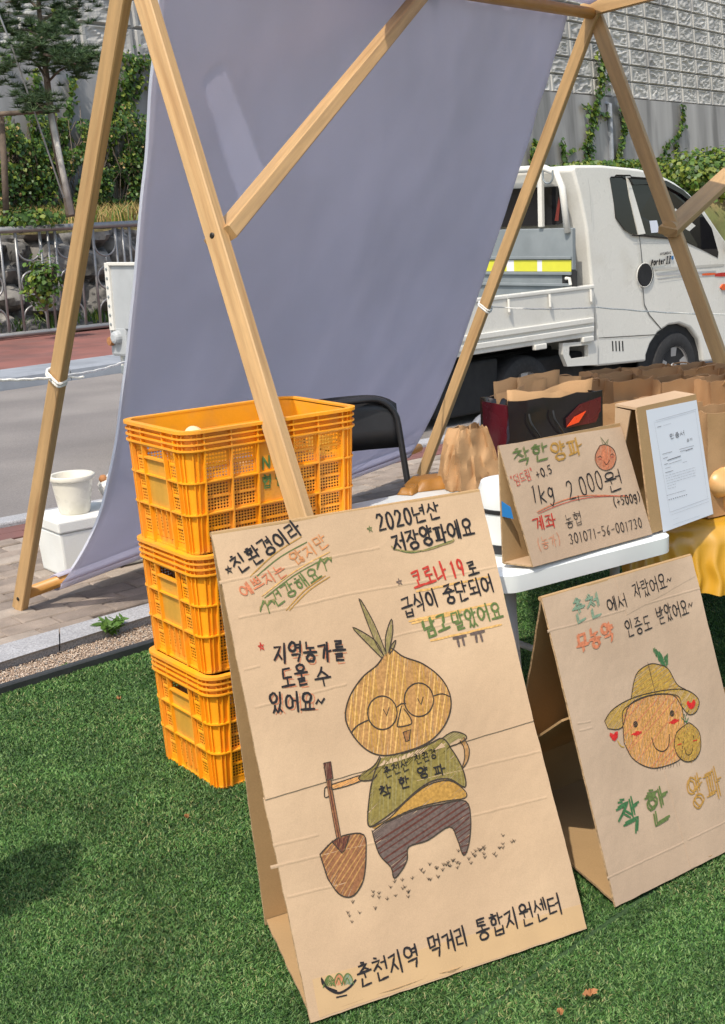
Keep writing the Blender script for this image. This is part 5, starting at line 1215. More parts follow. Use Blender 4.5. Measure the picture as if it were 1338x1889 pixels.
for x, y in ((1106, 843), (1129, 839)): PS.line(T, [(x-4, y+1), (x, y-2), (x+3, y+1)], .0014, K); PS.line(T, [(x-3, y+4), (x+2, y+4)], .0018, RD)
T.cut('onion_drawing')

# certificate stand
CS = px_plane((1202, 984), (1317, 949), .10, TZ+.008, .0006, 2.2); q = CS.px
cs = thing('certificate_stand', tuple(CS.o), 'upright cardboard stand holding a white printed certificate, beside the price sign', 'sign')
fbl, fbr, ftr, ftl = (0, 0), q(1317, 949), q(1284, 727), q(1174, 752)
b = MB(); CS.grid(b, [fbl, fbr, ftr, ftl], 12, 16, .005, 0, 1, 0, .0006); b.build('front_panel', [M['card_in'], M['card_edge']], cs, smooth=30)
b = MB(); CS.grid(b, [q(1223, 982), q(1315, 948), q(1284, 738), q(1191, 757)], 10, 14, .0006, 0, 0, .0018); pap = b.build('certificate', [M['paper']], cs, smooth=30)
bk = -CS.n*.12; topz = Vector((0, 0, .004)); P0, P1_, P2_, P3_ = CS.at(*ftl), CS.at(*ftr), CS.at(*fbr), CS.at(*fbl)
bkh = Vector((bk.x, bk.y, 0))
b = MB(); b.add([P0+bkh*.0, P1_+bkh*.0, P1_+bkh*.55+topz, P0+bkh*.55+topz], [(0, 1, 2, 3)]); o_ = b.build('top_panel', M['card'], cs); md = o_.modifiers.new('t', 'SOLIDIFY'); md.thickness = .006
b = MB(); b.add([P0+bkh*.55, P1_+bkh*.55, P2_+bkh*1.05, P3_+bkh*1.05], [(0, 1, 2, 3)]); o_ = b.build('rear_panel', M['card_in'], cs); md = o_.modifiers.new('t', 'SOLIDIFY'); md.thickness = .005
b = MB(); b.prism([P0+bkh*.15-up_*.01, P0+bkh*.55-up_*.005, P3_+bkh*1.0+up_*.002, P3_+bkh*.75+up_*.002, P0.lerp(P3_, .45)+bkh*.55], CS.e*.004); b.build('side_panel', M['card'], cs)
pm = MB()
def pl_(x0, y0, x1, y1, w, mi=1): CS.ribbon(pm, [q(x0, y0), q(x1, y1)], w, .0030, mi, step=.05)
CSN = MB()
pl_(1208, 776, 1283, 755, .0008); pl_(1206, 780, 1281, 759, .0005); pl_(1205, 778, 1234, 944, .0005); pl_(1281, 757, 1304, 918, .0005); pl_(1234, 945, 1306, 919, .0007); pl_(1236, 950, 1306, 925, .0005); pl_(1240, 959, 1250, 955, .0004); pl_(1240, 968, 1290, 951, .0004); pl_(1211, 788, 1218, 786, .0016, 0); pl_(1222, 785, 1236, 781, .0007)
for (x0, y0, x1, y1, w) in ((1220, 838, 1238, 833, .0012), (1252, 829, 1278, 822, .001), (1253, 833, 1264, 830, .0012), (1264, 831, 1276, 827, .0022), (1222, 846, 1230, 843, .0012), (1230, 849, 1254, 841, .0024), (1224, 857, 1230, 855, .0014), (1232, 856, 1256, 848, .0009), (1258, 853, 1266, 851, .0008), (1226, 864, 1236, 861, .0008), (1226, 872, 1240, 868, .0014)): pl_(x0, y0, x1, y1, w, 0)
random.seed(11)
for k in range(6):
    y = 878+k*5.0; x = 1226+k*.9; xe = 1281+k*.6 if k < 4 else 1245
    while x < xe: d = random.uniform(2, 7); pl_(x, y-(x-1226)*.29, min(xe, x+d), y-(min(xe, x+d)-1226)*.29, .0010, 1); x += d+1.4
for k in range(12): x = 1229+k*2.9; pl_(x, 914-(x-1229)*.29, x+2.0, 914-(x+2-1229)*.29, .0009, 0)
for k in range(9): x = 1232+k*4; pl_(x, 922-(x-1232)*.29, x+1.6, 922-(x+1.6-1232)*.29, .0020, 0)
pm.build('print', [M['ink'], M['ink_grey']], pap, fix=False)
T = Writer(pap, [M['ink']]*19); CS.text(T, '인증서', (1234, 810), (1262, 802), 9, .0016, 0, off=.0030); CS.text(T, '증제', (1265, 815), (1276, 812), 5, .0008, 0, off=.003)

# white tub with black bands
wt = onz(938, 1012, TZ); wt = tp(.10, .32, TZ); wt = onz(948, 1012, TZ)
tub = thing('lidded_tub', tuple(wt), 'round white tub with two black bands, half hidden behind the price sign', 'tub'); rr = .085
b = MB(); b.lathe([(0, 0), (rr, 0), (rr, .012), (rr+.002, .03), (rr+.002, .10), (rr, .115), (rr*.98, .15), (rr*.90, .172), (rr*.5, .18), (0, .181)], wt, n=48); b.build('body', M['white_plastic'], tub, smooth=40)
for z, h in ((.006, .022), (.103, .010)): b = MB(); b.lathe([(rr+.001, z), (rr+.0045, z+.001), (rr+.0045, z+h), (rr+.001, z+h+.001)], wt, n=48); b.build('band', M['cap_black'], tub, smooth=30)
# pieces of orange brown paper, kraft bag, dark bag
def packet(c, e, l, wdt, label, m, th=.012):
    e = Vector(e).normalized(); f_ = Vector((-e.y, e.x, 0)); b = MB(); vs = []; fs = []; nx, ny = 14, 10
    for lay in (0, 1):
        for j in range(ny+1):
            for i in range(nx+1):
                x, y = i/nx-.5, j/ny-.5; z = (th*(1-(2*abs(x))**6)*(1-(2*abs(y))**6)+.008*noise.noise(Vector((x*5, y*5, l*30))))*(1-lay)
                z += .004*(1-lay)*noise.noise(Vector((x*14, y*14, 3))); vs.append(Vector(c)+e*(x*l)+f_*(y*wdt)+Vector((0, 0, max(0.001*(1-lay), z))))
    W = nx+1; K2 = W*(ny+1)
    for j in range(ny):
        for i in range(nx): a = j*W+i; fs += [(a, a+1, a+W+1, a+W), (K2+a, K2+a+W, K2+a+W+1, K2+a+1)]
    for i in range(nx): fs += [(i, K2+i, K2+i+1, i+1), (ny*W+i, ny*W+i+1, K2+ny*W+i+1, K2+ny*W+i)]
    for j in range(ny): fs += [(j*W, (j+1)*W, K2+(j+1)*W, K2+j*W), (j*W+nx, K2+j*W+nx, K2+(j+1)*W+nx, (j+1)*W+nx)]
    b.add(vs, fs); return tag(b.build('paper_packet', m, origin=c, smooth=True), label, 'packet', 'paper packets on the white table')
M['packet'] = mat('orange brown paper', (.27, .12, .02), .5, .25, 9, .25, 18)
def ontable(x, y): return onz(x, y, TZ+.001)
packet(ontable(805, 896), te1+te2*-.3, .17, .12, 'crumpled orange brown paper packet lying on the white table, the larger one', M['packet'], .03)
packet(ontable(758, 907), te1+te2*.6, .10, .05, 'small orange brown packet beside the black chair, at the table edge', M['packet'], .018)
packet(ontable(862, 893), te1, .07, .05, 'pale crumpled paper scrap beside the orange brown packet', M['paper'], .012)
def paper_bag(root_loc, e, w_, d_, h_, label, group, mt, crush=.0, cat='paper bag', name='paper_bag', openz=True, handle=None, taper=.10):
    """open paper bag: four walls with gusset, wavy rim"""
    e = Vector(e).normalized(); f_ = Vector((-e.y, e.x, 0)); c = Vector(root_loc); root = thing(name, tuple(c), label, cat, group); sd = random.uniform(0, 50)
    b = MB(); N_ = 44; nz_ = 12; vs = []; fs = []
    def ring(z, ins):
        out = []
        for i in range(N_):
            t = i/N_*4; k = int(t); u = t-k
            a = [(-1, -1), (1, -1), (1, 1), (-1, 1)][k]; bq = [(1, -1), (1, 1), (-1, 1), (-1, -1)][k]; x = a[0]+(bq[0]-a[0])*u; y = a[1]+(bq[1]-a[1])*u
            v = z/h_
            if k in (1, 3): x *= 1-.42*math.sin(u*math.pi)*v*v*.55
            wv = crush*(noise.noise(Vector((x*1.6+sd, y*1.6, v*2.2)))+.5*noise.noise(Vector((x*5+sd, y*5, v*5))))
            zz = z+(.010*noise.noise(Vector((x*2+sd, y*2, 9)))+.004*noise.noise(Vector((x*7+sd, y*7, 3))))*v**3
            out.append(c+e*(x*(w_/2-ins)*(1+(.03-max(0, taper-.1)*.9)*v)+wv)+f_*(y*(d_/2-ins)*(1-taper*v)+wv*.8)+Vector((0, 0, zz)))
        return out
    lev = [h_*k/nz_ for k in range(nz_+1)]
    for z in lev: vs += ring(z, 0)
    for z in reversed(lev[3:]): vs += ring(z, .003)
    nl = nz_+1+len(lev[3:])
    for l_ in range(nl-1):
        for i in range(N_): i2 = (i+1) % N_; fs.append((l_*N_+i, l_*N_+i2, (l_+1)*N_+i2, (l_+1)*N_+i))
    fs.append(tuple(range(N_-1, -1, -1))); fs.append(tuple((nl-1)*N_+i for i in range(N_)))
    b.add(vs, fs); b.build('body', mt, root, smooth=50)
    if handle:
        for sg in (-1, 1):
            hb_ = MB(); y = sg*(d_/2*.92); o_ = c+f_*y
            pts = smooth([tuple(o_+e*(-w_*.22)+Vector((0, 0, h_*.93))), tuple(o_+e*(-w_*.2)+f_*(sg*.008)+Vector((0, 0, h_*.99))), tuple(o_+e*(-w_*.12)+f_*(sg*.02)+Vector((0, 0, h_*1.0+.02*handle[1]))), tuple(o_+e*(w_*.10)+f_*(sg*.02)+Vector((0, 0, h_*1.0+.025*handle[1]))), tuple(o_+e*(w_*.2)+f_*(sg*.006)+Vector((0, 0, h_*.99))), tuple(o_+e*(w_*.22)+Vector((0, 0, h_*.93)))], 5)
            hb_.tube(pts, handle[2] if len(handle) > 2 else .004, 6); hb_.build('handle', handle[0], root, smooth=True)
    return root
GRP = 'kraft paper bags packed on the far table'
def tpx(x, c):
    a = min((k*.01 for k in range(0, 90)), key=lambda q: abs(669+F_PX*((tp(q, c)-EYEP).dot(rt))/((tp(q, c)-EYEP).dot(fw))-x)); return tp(a, c, TZ+.002)
db = tpx(1003, tW-.085)
paper_bag(tpx(866, tW-.065), te1, .17, .13, .175, 'crumpled kraft paper bag on the white table, left of the dark shopping bag', None, M['kraft'], .030, taper=.5)
dbe = (te1+te2*-.10)
dk = paper_bag(db, dbe, .350, .16, .245, 'glossy black and maroon shopping bag stuffed with brown paper, behind the price sign', None, [M['bag_black']], .006, 'shopping bag', 'shopping_bag')
e_ = dbe.normalized(); f_ = Vector((-e_.y, e_.x, 0))
b = MB(); b.prism([db-e_*.17-f_*.062+up_*0, db-e_*.17+f_*.075, db-e_*.172+f_*.068+up_*.235, db-e_*.172-f_*.06+up_*.235], -e_*.003); b.build('side_panel', M['bag_red'], dk)
b = MB(); b.prism([db+e_*.03-f_*.080+up_*.145, db+e_*.168-f_*.074+up_*.150, db+e_*.17-f_*.074+up_*.226, db+e_*.085-f_*.078+up_*.212, db+e_*.03-f_*.08+up_*.175], -f_*.002); b.build('corner_print', M['bag_red'], dk)
b = MB(); b.prism([db+e_*.03-f_*.0835+up_*.150, db+e_*.075-f_*.0835+up_*.158, db+e_*.105-f_*.0825+up_*.190, db+e_*.06-f_*.0825+up_*.176], -f_*.002); b.build('print', M['bag_orange'], dk)
for x in (-.11, -.02):
    b = MB(); b.tube(smooth([tuple(db+e_*x-f_*.082+up_*.205), tuple(db+e_*(x+.002)-f_*.088+up_*.18), tuple(db+e_*(x+.02)-f_*.092+up_*.15), tuple(db+e_*(x+.035)-f_*.09+up_*.13)], 5), .0028, 6); b.build('cord', M['cap_black'], dk)
# brown paper stuffed in it
for k, (x, y, l, h_, tilt) in enumerate(((-.06, .02, .2, .275, .25), (.03, -.03, .28, .268, .25), (.05, .035, .24, .29, -.12), (-.02, .05, .24, .30, .15), (-.03, -.055, .26, .262, -.25))):
    b = MB(); vs = []; fs = []; n = 12
    for i in range(n+1):
        u = i/n-.5; p = db+e_*(x+u*l*.95)+f_*(y+.012*math.sin(u*5+k)); hz = h_+tilt*.12*u+.008*noise.noise(Vector((u*6, k, 1)))
        vs += [p+up_*.06, p+f_*.004+up_*hz*.7, p+f_*.01*math.sin(u*9)+up_*hz]
    for i in range(n): a = i*3; fs += [(a, a+3, a+4, a+1), (a+1, a+4, a+5, a+2)]
    b.add(vs, fs); o_ = b.build('stuffing_paper', M['kraft'], dk, smooth=True); md = o_.modifiers.new('t', 'SOLIDIFY'); md.thickness = .002
# far table under a gold cloth, with the rows of kraft bags
G0 = onz(1142, 968, TZ-.01); G0 = tB+te1*-.10+te2*.10
ge1 = Vector((math.cos(.13), math.sin(.13), 0)); ge2 = Vector((-ge1.y, ge1.x, 0)); G0 = onz(1150, 985, .65)
def gp(a, c, z): p = G0+ge1*a+ge2*c; return Vector((p.x, p.y, z))
GZ = .655
ft = thing('display_table', tuple(gp(.6, .6, 0)), 'long table at the right covered by a gold satin cloth, carrying the kraft bags', 'table')
b = MB(); b.box(gp(.66, .90, GZ-.016), ge1*.62, ge2*.86, (0, 0, .012)); b.build('tabletop', M['white_plastic'], ft, bevel=.004)
for a in (.10, 1.22):
    for c in (.10, 1.72): b = MB(); b.tube([gp(a, c, GZ-.028), gp(a, c, .01)], .014, 10); b.build('leg', M['grey_metal'], ft, smooth=True)
clo = MB(); vs = []; fs = []; nx, ny = 220, 36
for j in range(ny+1):
    for i in range(nx+1):
        a = i/nx*1.34-.01; v = j/ny
        if v < .45: c = .02+(1-v/.45)*1.75; z = GZ+.001+.003*noise.noise(Vector((a*5, c*5, 0))); ed_ = 0
        else:
            d = (v-.45)/.55; fold = (math.sin(a*125+3*math.sin(a*9))*.5+.5)**1.6*.6+.4*(math.sin(a*21+1)*.5+.5)**2; c = .02-.03*math.sin(min(1, d*4)*math.pi/2)-d*(.012+.045*fold); z = GZ+.001-d*(.17+.03*math.sin(a*9)+.02*math.sin(a*23))
        vs.append(gp(a+.012*noise.noise(Vector((a*8, v*6, 2))), c, z))
for j in range(ny):
    for i in range(nx): q_ = j*(nx+1)+i; fs.append((q_, q_+1, q_+nx+2, q_+nx+1))
clo.add(vs, fs); tag(clo.build('table_cloth', M['gold'], smooth=True, origin=gp(0, 0, GZ)), 'shiny gold satin cloth draped in folds over the right table', 'tablecloth')
random.seed(23)
LBL = ['kraft paper bag nearest the dark shopping bag, its rim just above the brown stuffing paper', 'kraft paper bag in the front row behind the top of the price sign',
 'kraft paper bag in the front row, left of the certificate stand', 'kraft paper bag in the front row directly behind the certificate stand', 'kraft paper bag in the front row, right of the certificate stand at the photo edge',
 'kraft paper bag at the left end of the middle row, below the truck bed', 'kraft paper bag second from left in the middle row', 'kraft paper bag third from left in the middle row', 'kraft paper bag fourth from left in the middle row', 'rightmost kraft paper bag of the middle row',
 'kraft paper bag at the left end of the back row, under the truck vents', 'kraft paper bag second in the back row, below the truck wheel', 'kraft paper bag third in the back row beside the shaded timber leg', 'rightmost kraft paper bag of the back row at the photo edge']
n_ = 0
ROWS = [(3.95, [(968, 4.36), (1055, 4.38), (1125, 4.36), (1225, 3.68), (1330, 3.59)], .255, .985), (4.3, [(985, 4.36), (1065, 4.41), (1150, 4.43), (1240, 4.47), (1325, 4.49)], .26, 1.0), (4.6, [(1125, 4.83), (1205, 4.85), (1280, 4.89), (1350, 4.94)], .27, 1.0)]
TOPS = [[726, 728, 738, 744, 752], [702, 702, 697, 697, 697], [684, 677, 674, 674]]
for row, tops in zip(ROWS, TOPS):
    for (x, Y), ty in zip(row[1], tops):
        top = aty(x, ty, Y); hgt = max(.2, top.z-GZ-.004) if (Y > 3.6 or x > 1200) else .25
        c = Vector((top.x, top.y, GZ+.004)); w_ = random.uniform(.19, .215)
        paper_bag(c, te1+te2*random.uniform(-.12, .06), w_, random.uniform(.11, .13), hgt, LBL[n_], GRP, M['kraft'] if n_ < 6 else M['kraft_dark'], .010, handle=(M['kraft_dark'], random.uniform(.1, .6), .003) if n_ % 3 == 0 else None); n_ += 1  # rear bags take the darker paper colour, standing in for shade
# onions on the gold cloth and one on the turf
for k, (x, y, r_, lb) in enumerate(((1322, 905, .045, 'peach coloured onion on the gold cloth, topmost beside the certificate stand'), (1345, 930, .045, 'peach coloured onion on the gold cloth at the photo edge'), (1318, 938, .036, 'smaller peach coloured onion in front on the gold cloth, by the certificate'))):
    p = aty(x, y, 3.52+.03*k); p.z = GZ+r_*.92+.004+(.05 if k == 0 else 0); onion(p, r_, lb, 'onion', 'onions on the gold cloth', (random.uniform(-.6, .6), random.uniform(-.6, 0), 1))
p = onz(1340, 1286, .03); onion(p, .032, 'single onion lying on the turf at the right photo edge beyond the straw hat sign', 'onion', None, (.5, .3, .6))

# ---- black folding chair behind the crates
ch = thing('folding_chair', tuple(onz(700, 1100, 0)*.0+Vector((.02, 4.25, 0))), 'black metal folding chair standing between the orange crates and the lavender sheet', 'chair')
cP = aty(764, 800, 4.2); ca_ = .42; cE = Vector((math.cos(ca_), math.sin(ca_), 0)); cN = Vector((-cE.y, cE.x, 0)); cRT = Vector((cP.x, cP.y, 0))
def cpt(x, z, d=0.0): q = cRT-cE*(.45-x)+cN*(d+.22*max(0, z-.42)*.55); return Vector((q.x, q.y, z))
zt = aty(660, 737, 4.15).z
b = MB(); b.tube([cpt(.045, .02, -.30), cpt(.02, .44), cpt(.03, zt-.10)]+[cpt(.03+.09*(1-math.cos(k*math.pi/12)), zt-.10+.09*math.sin(k*math.pi/12)) for k in range(1, 7)]+[cpt(.42-.09*(1-math.cos(k*math.pi/12)), zt-.10+.09*math.sin(k*math.pi/12)) for k in range(6, 0, -1)]+[cpt(.42, zt-.10), cpt(.45, .44), cpt(.43, .02, -.30)], .0105, 12); b.build('frame', M['black_metal'], ch, smooth=True)
b = MB(); vs = []; fs = []; n = 18
for i in range(n+1):
    x = .035+.385*i/n; dz = -.035*((abs(2*i/n-1))**5); s_ = .03*math.sin(i/n*math.pi)
    for z in (zt-.17, zt-.11, zt-.05, zt+.004+dz): vs.append(cpt(x, z, s_))
for i in range(n):
    for k in range(3): a = i*4+k; fs.append((a, a+4, a+5, a+1))
b.add(vs, fs); o_ = b.build('backrest', M['black_metal'], ch, smooth=True); md = o_.modifiers.new('t', 'SOLIDIFY'); md.thickness = .006
b = MB(); b.box(cpt(.235, .45, -.20), cE*.195, cN*.19, (0, 0, .011)); b.build('seat', M['black_metal'], ch, bevel=.008)
for x in (.05, .42): b = MB(); b.tube([cpt(x, .44, -.36), cpt(x, .02, .10)], .0115, 10); b.build('leg', M['black_metal'], ch, smooth=True)
# grey bent tube seen behind the kraft bag
gt = MB(); g0 = aty(872, 800, 5.0); g0.z = 0; gz = aty(872, 766, 5.0).z
gt.tube([g0+te1*-.02+up_*.01, g0+te1*-.03+up_*(gz-.16)]+[g0+te1*(-.03+.13*(1-math.cos(k*math.pi/12)))+up_*(gz-.16+.15*math.sin(k*math.pi/12)) for k in range(1, 12)]+[g0+te1*.23+up_*(gz-.16), g0+te1*.24+up_*.01], .022, 12)
tag(gt.build('tube_hoop', M['grey_tube'], origin=g0, smooth=True), 'bent grey tube hoop rising behind the crumpled kraft bag', 'hoop')

# ---- foam box with a glazed pot on it, behind the sheet's lower left corner
fx = onz(123, 1069, .02); fe = Vector((.80, .60, 0)).normalized(); ff_ = Vector((-fe.y, fe.x, 0)); fz = aty(92, 955, fx.y).z-.02
fbx = thing('foam_box', tuple(fx), 'white foam box with lid on the pavement beside the rear timber leg', 'box')
def fbp(a, c, z): p = fx+fe*a+ff_*c; return Vector((p.x, p.y, z))
def frustum(mb, a0, a1, c0, c1, z0, z1, tap):
    vs = [fbp(a, c, z0) for a, c in ((a0+tap, c0+tap), (a1-tap, c0+tap), (a1-tap, c1-tap), (a0+tap, c1-tap))]+[fbp(a, c, z1) for a, c in ((a0, c0), (a1, c0), (a1, c1), (a0, c1))]
    mb.add(vs, [(3, 2, 1, 0), (4, 5, 6, 7), (0, 1, 5, 4), (1, 2, 6, 5), (2, 3, 7, 6), (3, 0, 4, 7)])
b = MB(); frustum(b, -.01, .46, -.0, .26, .02, fz-.055, .014); b.build('body', M['foam'], fbx, bevel=.010)
b = MB(); frustum(b, -.02, .47, -.01, .27, fz-.053, fz, .004); b.build('lid', M['foam'], fbx, bevel=.008)
pc = fbp(.125, .125, fz+.001); pot_h = max(.12, aty(138, 866, pc.y).z-fz-.02); pr_ = 44/F_PX*pc.y
pot = thing('glazed_pot', tuple(pc), 'tapered cream glazed pot with a thick rim standing on the white foam box', 'pot')
b = MB(); b.lathe([(0, 0), (pr_*.62, 0), (pr_*.66, .008), (pr_*.80, pot_h*.55), (pr_*.88, pot_h*.86), (pr_*.98, pot_h*.89), (pr_, pot_h*.93), (pr_*.98, pot_h*.985), (pr_*.93, pot_h), (pr_*.82, pot_h*.985), (pr_*.80, pot_h*.93), (pr_*.74, pot_h*.80), (pr_*.60, pot_h*.1), (0, pot_h*.08)], pc, n=48); b.build('body', M['pot'], pot, smooth=35)
b = MB(); b.lathe([(0, pot_h*.80), (pr_*.745, pot_h*.80)], pc, n=40); b.build('filling', M['pot'], pot)
rb_ = aty(191, 883, pc.y+.10); b = MB(); b.lathe([(0, -.022), (.02, -.02), (.027, 0), (.02, .02), (0, .024)], rb_+Vector((0, 0, 0)), (1, .3, .2), 16)
bagc = fbp(.34, .14, fz); pl2 = MB(); vs = []; fs = []
for j in range(13):
    for i in range(24):
        q_ = 2*math.pi*i/24; v = j/12; rr = .075*math.sin(math.pi*min(.98, v*.85+.12))*(1+.45*noise.noise(Vector((math.cos(q_)*2, math.sin(q_)*2, v*4)))); vs.append(bagc+Vector((rr*math.cos(q_), rr*math.sin(q_), .004+v*.15+.02*noise.noise(Vector((q_, v*5, 1))))))
for j in range(12):
    for i in range(24): i2 = (i+1) % 24; fs.append((j*24+i, j*24+i2, (j+1)*24+i2, (j+1)*24+i))
pl2.add(vs, fs); M['clear_bag'] = mat('crinkled clear bag', (.62, .60, .55), .2, .3, 20, .6, 30)
pbg = thing('plastic_bag', tuple(bagc), 'crinkled pale plastic bag with an orange top beside the cream pot, partly behind the sheet', 'bag'); pl2.build('body', M['clear_bag'], pbg, smooth=40)
ot = aty(191, 884, bagc.y-.03); b = MB(); b.lathe([(0, .018), (.016, .014), (.022, 0), (.015, -.014), (.0, -.02)], ot, (.8, -.1, .5), 16); b.build('orange_top', M['leaf_dry'], pbg, smooth=True)

# ---- small things on the ground
def dry_leaf(x, y, s, label):
    c = onz(x, y, .016); a = random.uniform(0, 6.28); b = MB(); vs = [c+Vector((0, 0, .002))]; n = 14
    for k in range(n):
        q_ = a+2*math.pi*k/n; r_ = s*(.5+.5*abs(math.cos(q_-a))**1.2)*(1 if k % 2 else .66); vs.append(c+Vector((r_*math.cos(q_), r_*math.sin(q_), .004+.010*abs(math.sin(k*1.7)))))
    b.add(vs, [(0, 1+k, 1+(k+1) % n) for k in range(n)]); o_ = b.build('dry_leaf', M['leaf_dry'], origin=c); md = o_.modifiers.new('t', 'SOLIDIFY'); md.thickness = .001; tag(o_, label, 'leaf', 'dry leaves on the turf')
dry_leaf(1090, 1838, .017, 'larger dry brown leaf on the turf at the bottom right'); dry_leaf(1034, 1872, .008, 'tiny dry leaf on the turf at the bottom edge, right of the tall sign'); dry_leaf(220, 1292, .012, 'dry brown leaf on the turf left of the bottom crate'); dry_leaf(345, 1510, .007, 'speck of pale dry leaf on the turf below the crates')
def weed(x, y, s, n, label):
    c = onz(x, y, .0); st = thing('weed', tuple(c), label, 'weed', 'weeds in the gravel'); C = []; N_ = []; sb2 = MB()
    for k in range(n):
        a = random.uniform(0, 6.28); l = s*random.uniform(.5, 1.1); d = Vector((math.cos(a)*.7, math.sin(a)*.7, random.uniform(.5, 1.3))).normalized(); sb2.tube([c, c+d*l*.8], .0012, 4)
        for q_ in (.5, .8, 1.0): C.append(c+d*l*q_); N_.append((-d.x*.5, -d.y*.5-.3, 1))
    sb2.build('stem', M['shoot'], st); leaves('foliage', C, np.array(N_), s*.34, [M['shoot'], M['ivy_a']], (.7, .3), .4, st, elong=2.4)
weed(208, 1172, .075, 16, 'leafy green weed growing at the granite kerb left of the crates'); weed(263, 1148, .035, 7, 'small weed sprout at the kerb right behind the crates'); weed(118, 1232, .02, 6, 'tiny weed low in the gravel near the left photo edge')

# ================================================================== THE TRUCK
TH = R(42); th = Vector((math.cos(TH), math.sin(TH), 0)); tr = Vector((math.sin(TH), -math.cos(TH), 0))   # heading, near side
Q0 = aty(1102, 640, 11.0); GRD = -.33
SP_ = Plane(Vector((Q0.x, Q0.y, GRD)), th, up_)       # near side plane: coordinates (along, height)
TW = 1.62
tk_ = thing('pickup_truck', (Q0.x, Q0.y, GRD), 'white flatbed truck with a grey bed parked on the road behind the stall', 'truck')
def sp(a, z, off=0.0): return SP_.o+th*a+up_*z+tr*off
BELT = SP_.px(1190, 436)[1]
def tumble(z): return -.085*max(0, z-BELT)
cab_px = [(1102, 676), (1193, 667)] + [(1193, 655), (1200, 635), (1214, 614), (1234, 600), (1254, 597), (1274, 605), (1289, 625), (1296, 650), (1298, 668)] + [(1400, 658), (1412, 600), (1405, 545), (1385, 510), (1352, 462), (1325, 424), (1301, 384), (1276, 355), (1252, 336), (1222, 320), (1188, 311), (1120, 304), (1070, 304), (1066, 312), (1076, 360), (1084, 420), (1092, 520), (1101, 600)]
cab = [SP_.px(*q_) for q_ in cab_px]
def sheetpts(pts, off=0.0, far=False): return [sp(a, z, (tumble(z)+off) if not far else (-TW-tumble(z)-off)) for a, z in pts]
b = MB(); nr, fr_ = sheetpts(cab), sheetpts(cab, far=True); n = len(cab)
b.add(nr+fr_, [tuple(range(n)), tuple(range(2*n-1, n-1, -1))]+[(i, i+n, (i+1) % n+n, (i+1) % n) for i in range(n)])
cabo = b.build('cab', M['tr_white'], tk_, smooth=30); bv = cabo.modifiers.new('bevel', 'BEVEL'); bv.width = .035; bv.segments = 3; bv.limit_method = 'ANGLE'; bv.angle_limit = R(50)
ZP = lambda pts, k=2.9214: [(880+x/k, 260+y/k) for x, y in pts]
def side_prism(name, px_pts, m, th_=.012, off=.004, parent=None, sm=4):
    pts = [SP_.px(*q_) for q_ in px_pts]; b = MB(); b.prism([sp(a, z, tumble(z)+off) for a, z in pts], -tr*th_); return b.build(name, m, parent or tk_)
w1 = side_prism('quarter_window', ZP([(738, 200), (746, 190), (822, 190), (832, 300), (864, 505), (835, 500), (800, 478), (757, 415)]), M['glass'])
w2 = side_prism('side_window', ZP([(838, 206), (860, 206), (1000, 216), (1060, 232), (1130, 285), (1200, 362), (1265, 470), (1300, 600), (1296, 630), (1200, 580), (1130, 545), (1040, 522), (905, 506), (880, 400)]), M['glass'])
side_prism('window_pillar', ZP([(826, 200), (840, 206), (868, 330), (905, 500), (868, 505), (838, 330)]), M['tr_white'], .012, .009)
side_prism('rain_visor', ZP([(830, 196), (930, 205), (1030, 215), (1110, 262), (1180, 330), (1172, 345), (1100, 285), (1020, 240), (930, 232), (850, 236)]), M['glass'], .03, .03)
side_prism('window_sticker', ZP([(932, 430), (972, 428), (982, 492), (938, 496)]), M['paper'], .002, .0075)
def side_line(name, px_pts, w, m, off=.0035, parent=None):
    pts = [SP_.px(*q_) for q_ in px_pts]; b = MB(); Pn = Plane(SP_.o, th, up_); 
    Pn.ribbon(b, pts, w, off, 0, step=.08); o_ = b.build(name, m, parent or tk_); return o_
M['gap'] = mat('dark panel gap', (.05, .047, .042), .8, 0); M['shade_crease'] = mat('painted crease shade', (.50, .485, .44), .35, .04, 3)  # flat darker tone paints the shade of the pressed crease
side_line('door_seam', ZP([(874, 512), (884, 600), (892, 700), (893, 790), (900, 880), (930, 940), (998, 1020)]), .010, M['gap'])
side_line('window_seal', ZP([(735, 200), (748, 186), (824, 187), (832, 196), (930, 203)]), .014, M['glass']); side_line('belt_seal', ZP([(835, 508), (905, 512), (1030, 524), (1130, 550)]), .012, M['glass'])
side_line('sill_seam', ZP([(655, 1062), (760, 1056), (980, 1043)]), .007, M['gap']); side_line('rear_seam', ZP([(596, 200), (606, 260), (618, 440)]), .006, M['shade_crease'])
side_line('door_crease_shade', ZP([(960, 690), (1100, 684), (1330, 668)]), .022, M['shade_crease']); 
side_line('stripe', ZP([(972, 722), (1110, 714), (1285, 703)]), .018, M['tr_stripe']); side_line('stripe', ZP([(972, 742), (1110, 734), (1290, 722)]), .008, M['tr_stripe'])
side_line('stripe', ZP([(1215, 720), (1282, 716)]), .022, M['tr_amber'], .0042); side_line('stripe', ZP([(1284, 722), (1400, 716)]), .035, M['tr_red'], .0042)
side_prism('marker_lamp', ZP([(1308, 790), (1320, 772), (1400, 764), (1400, 800), (1318, 803)]), M['tr_amber'], .02, .012)
hd = MB(); hc = SP_.px(*ZP([(910, 722)])[0]); hd.prism([sp(hc[0]+.105*math.cos(k*.314), hc[1]+.095*math.sin(k*.314), .006) for k in range(20)], -tr*.012); hdo = hd.build('handle_recess', M['tr_dark'], tk_)
hr = MB(); hr.tube([sp(hc[0]-.02+.11*math.cos(k*.314), hc[1]+.10*math.sin(k*.314), .004) for k in range(20)], .004, 6, True); hr.build('handle_surround', M['tr_white'], hdo, smooth=True)
for k in range(4): x = 727+k*18; side_prism('vent_slot', ZP([(x, 1078), (x+6, 1078), (x+9, 1132), (x+3, 1133)]), M['tr_dark'], .01, .002)
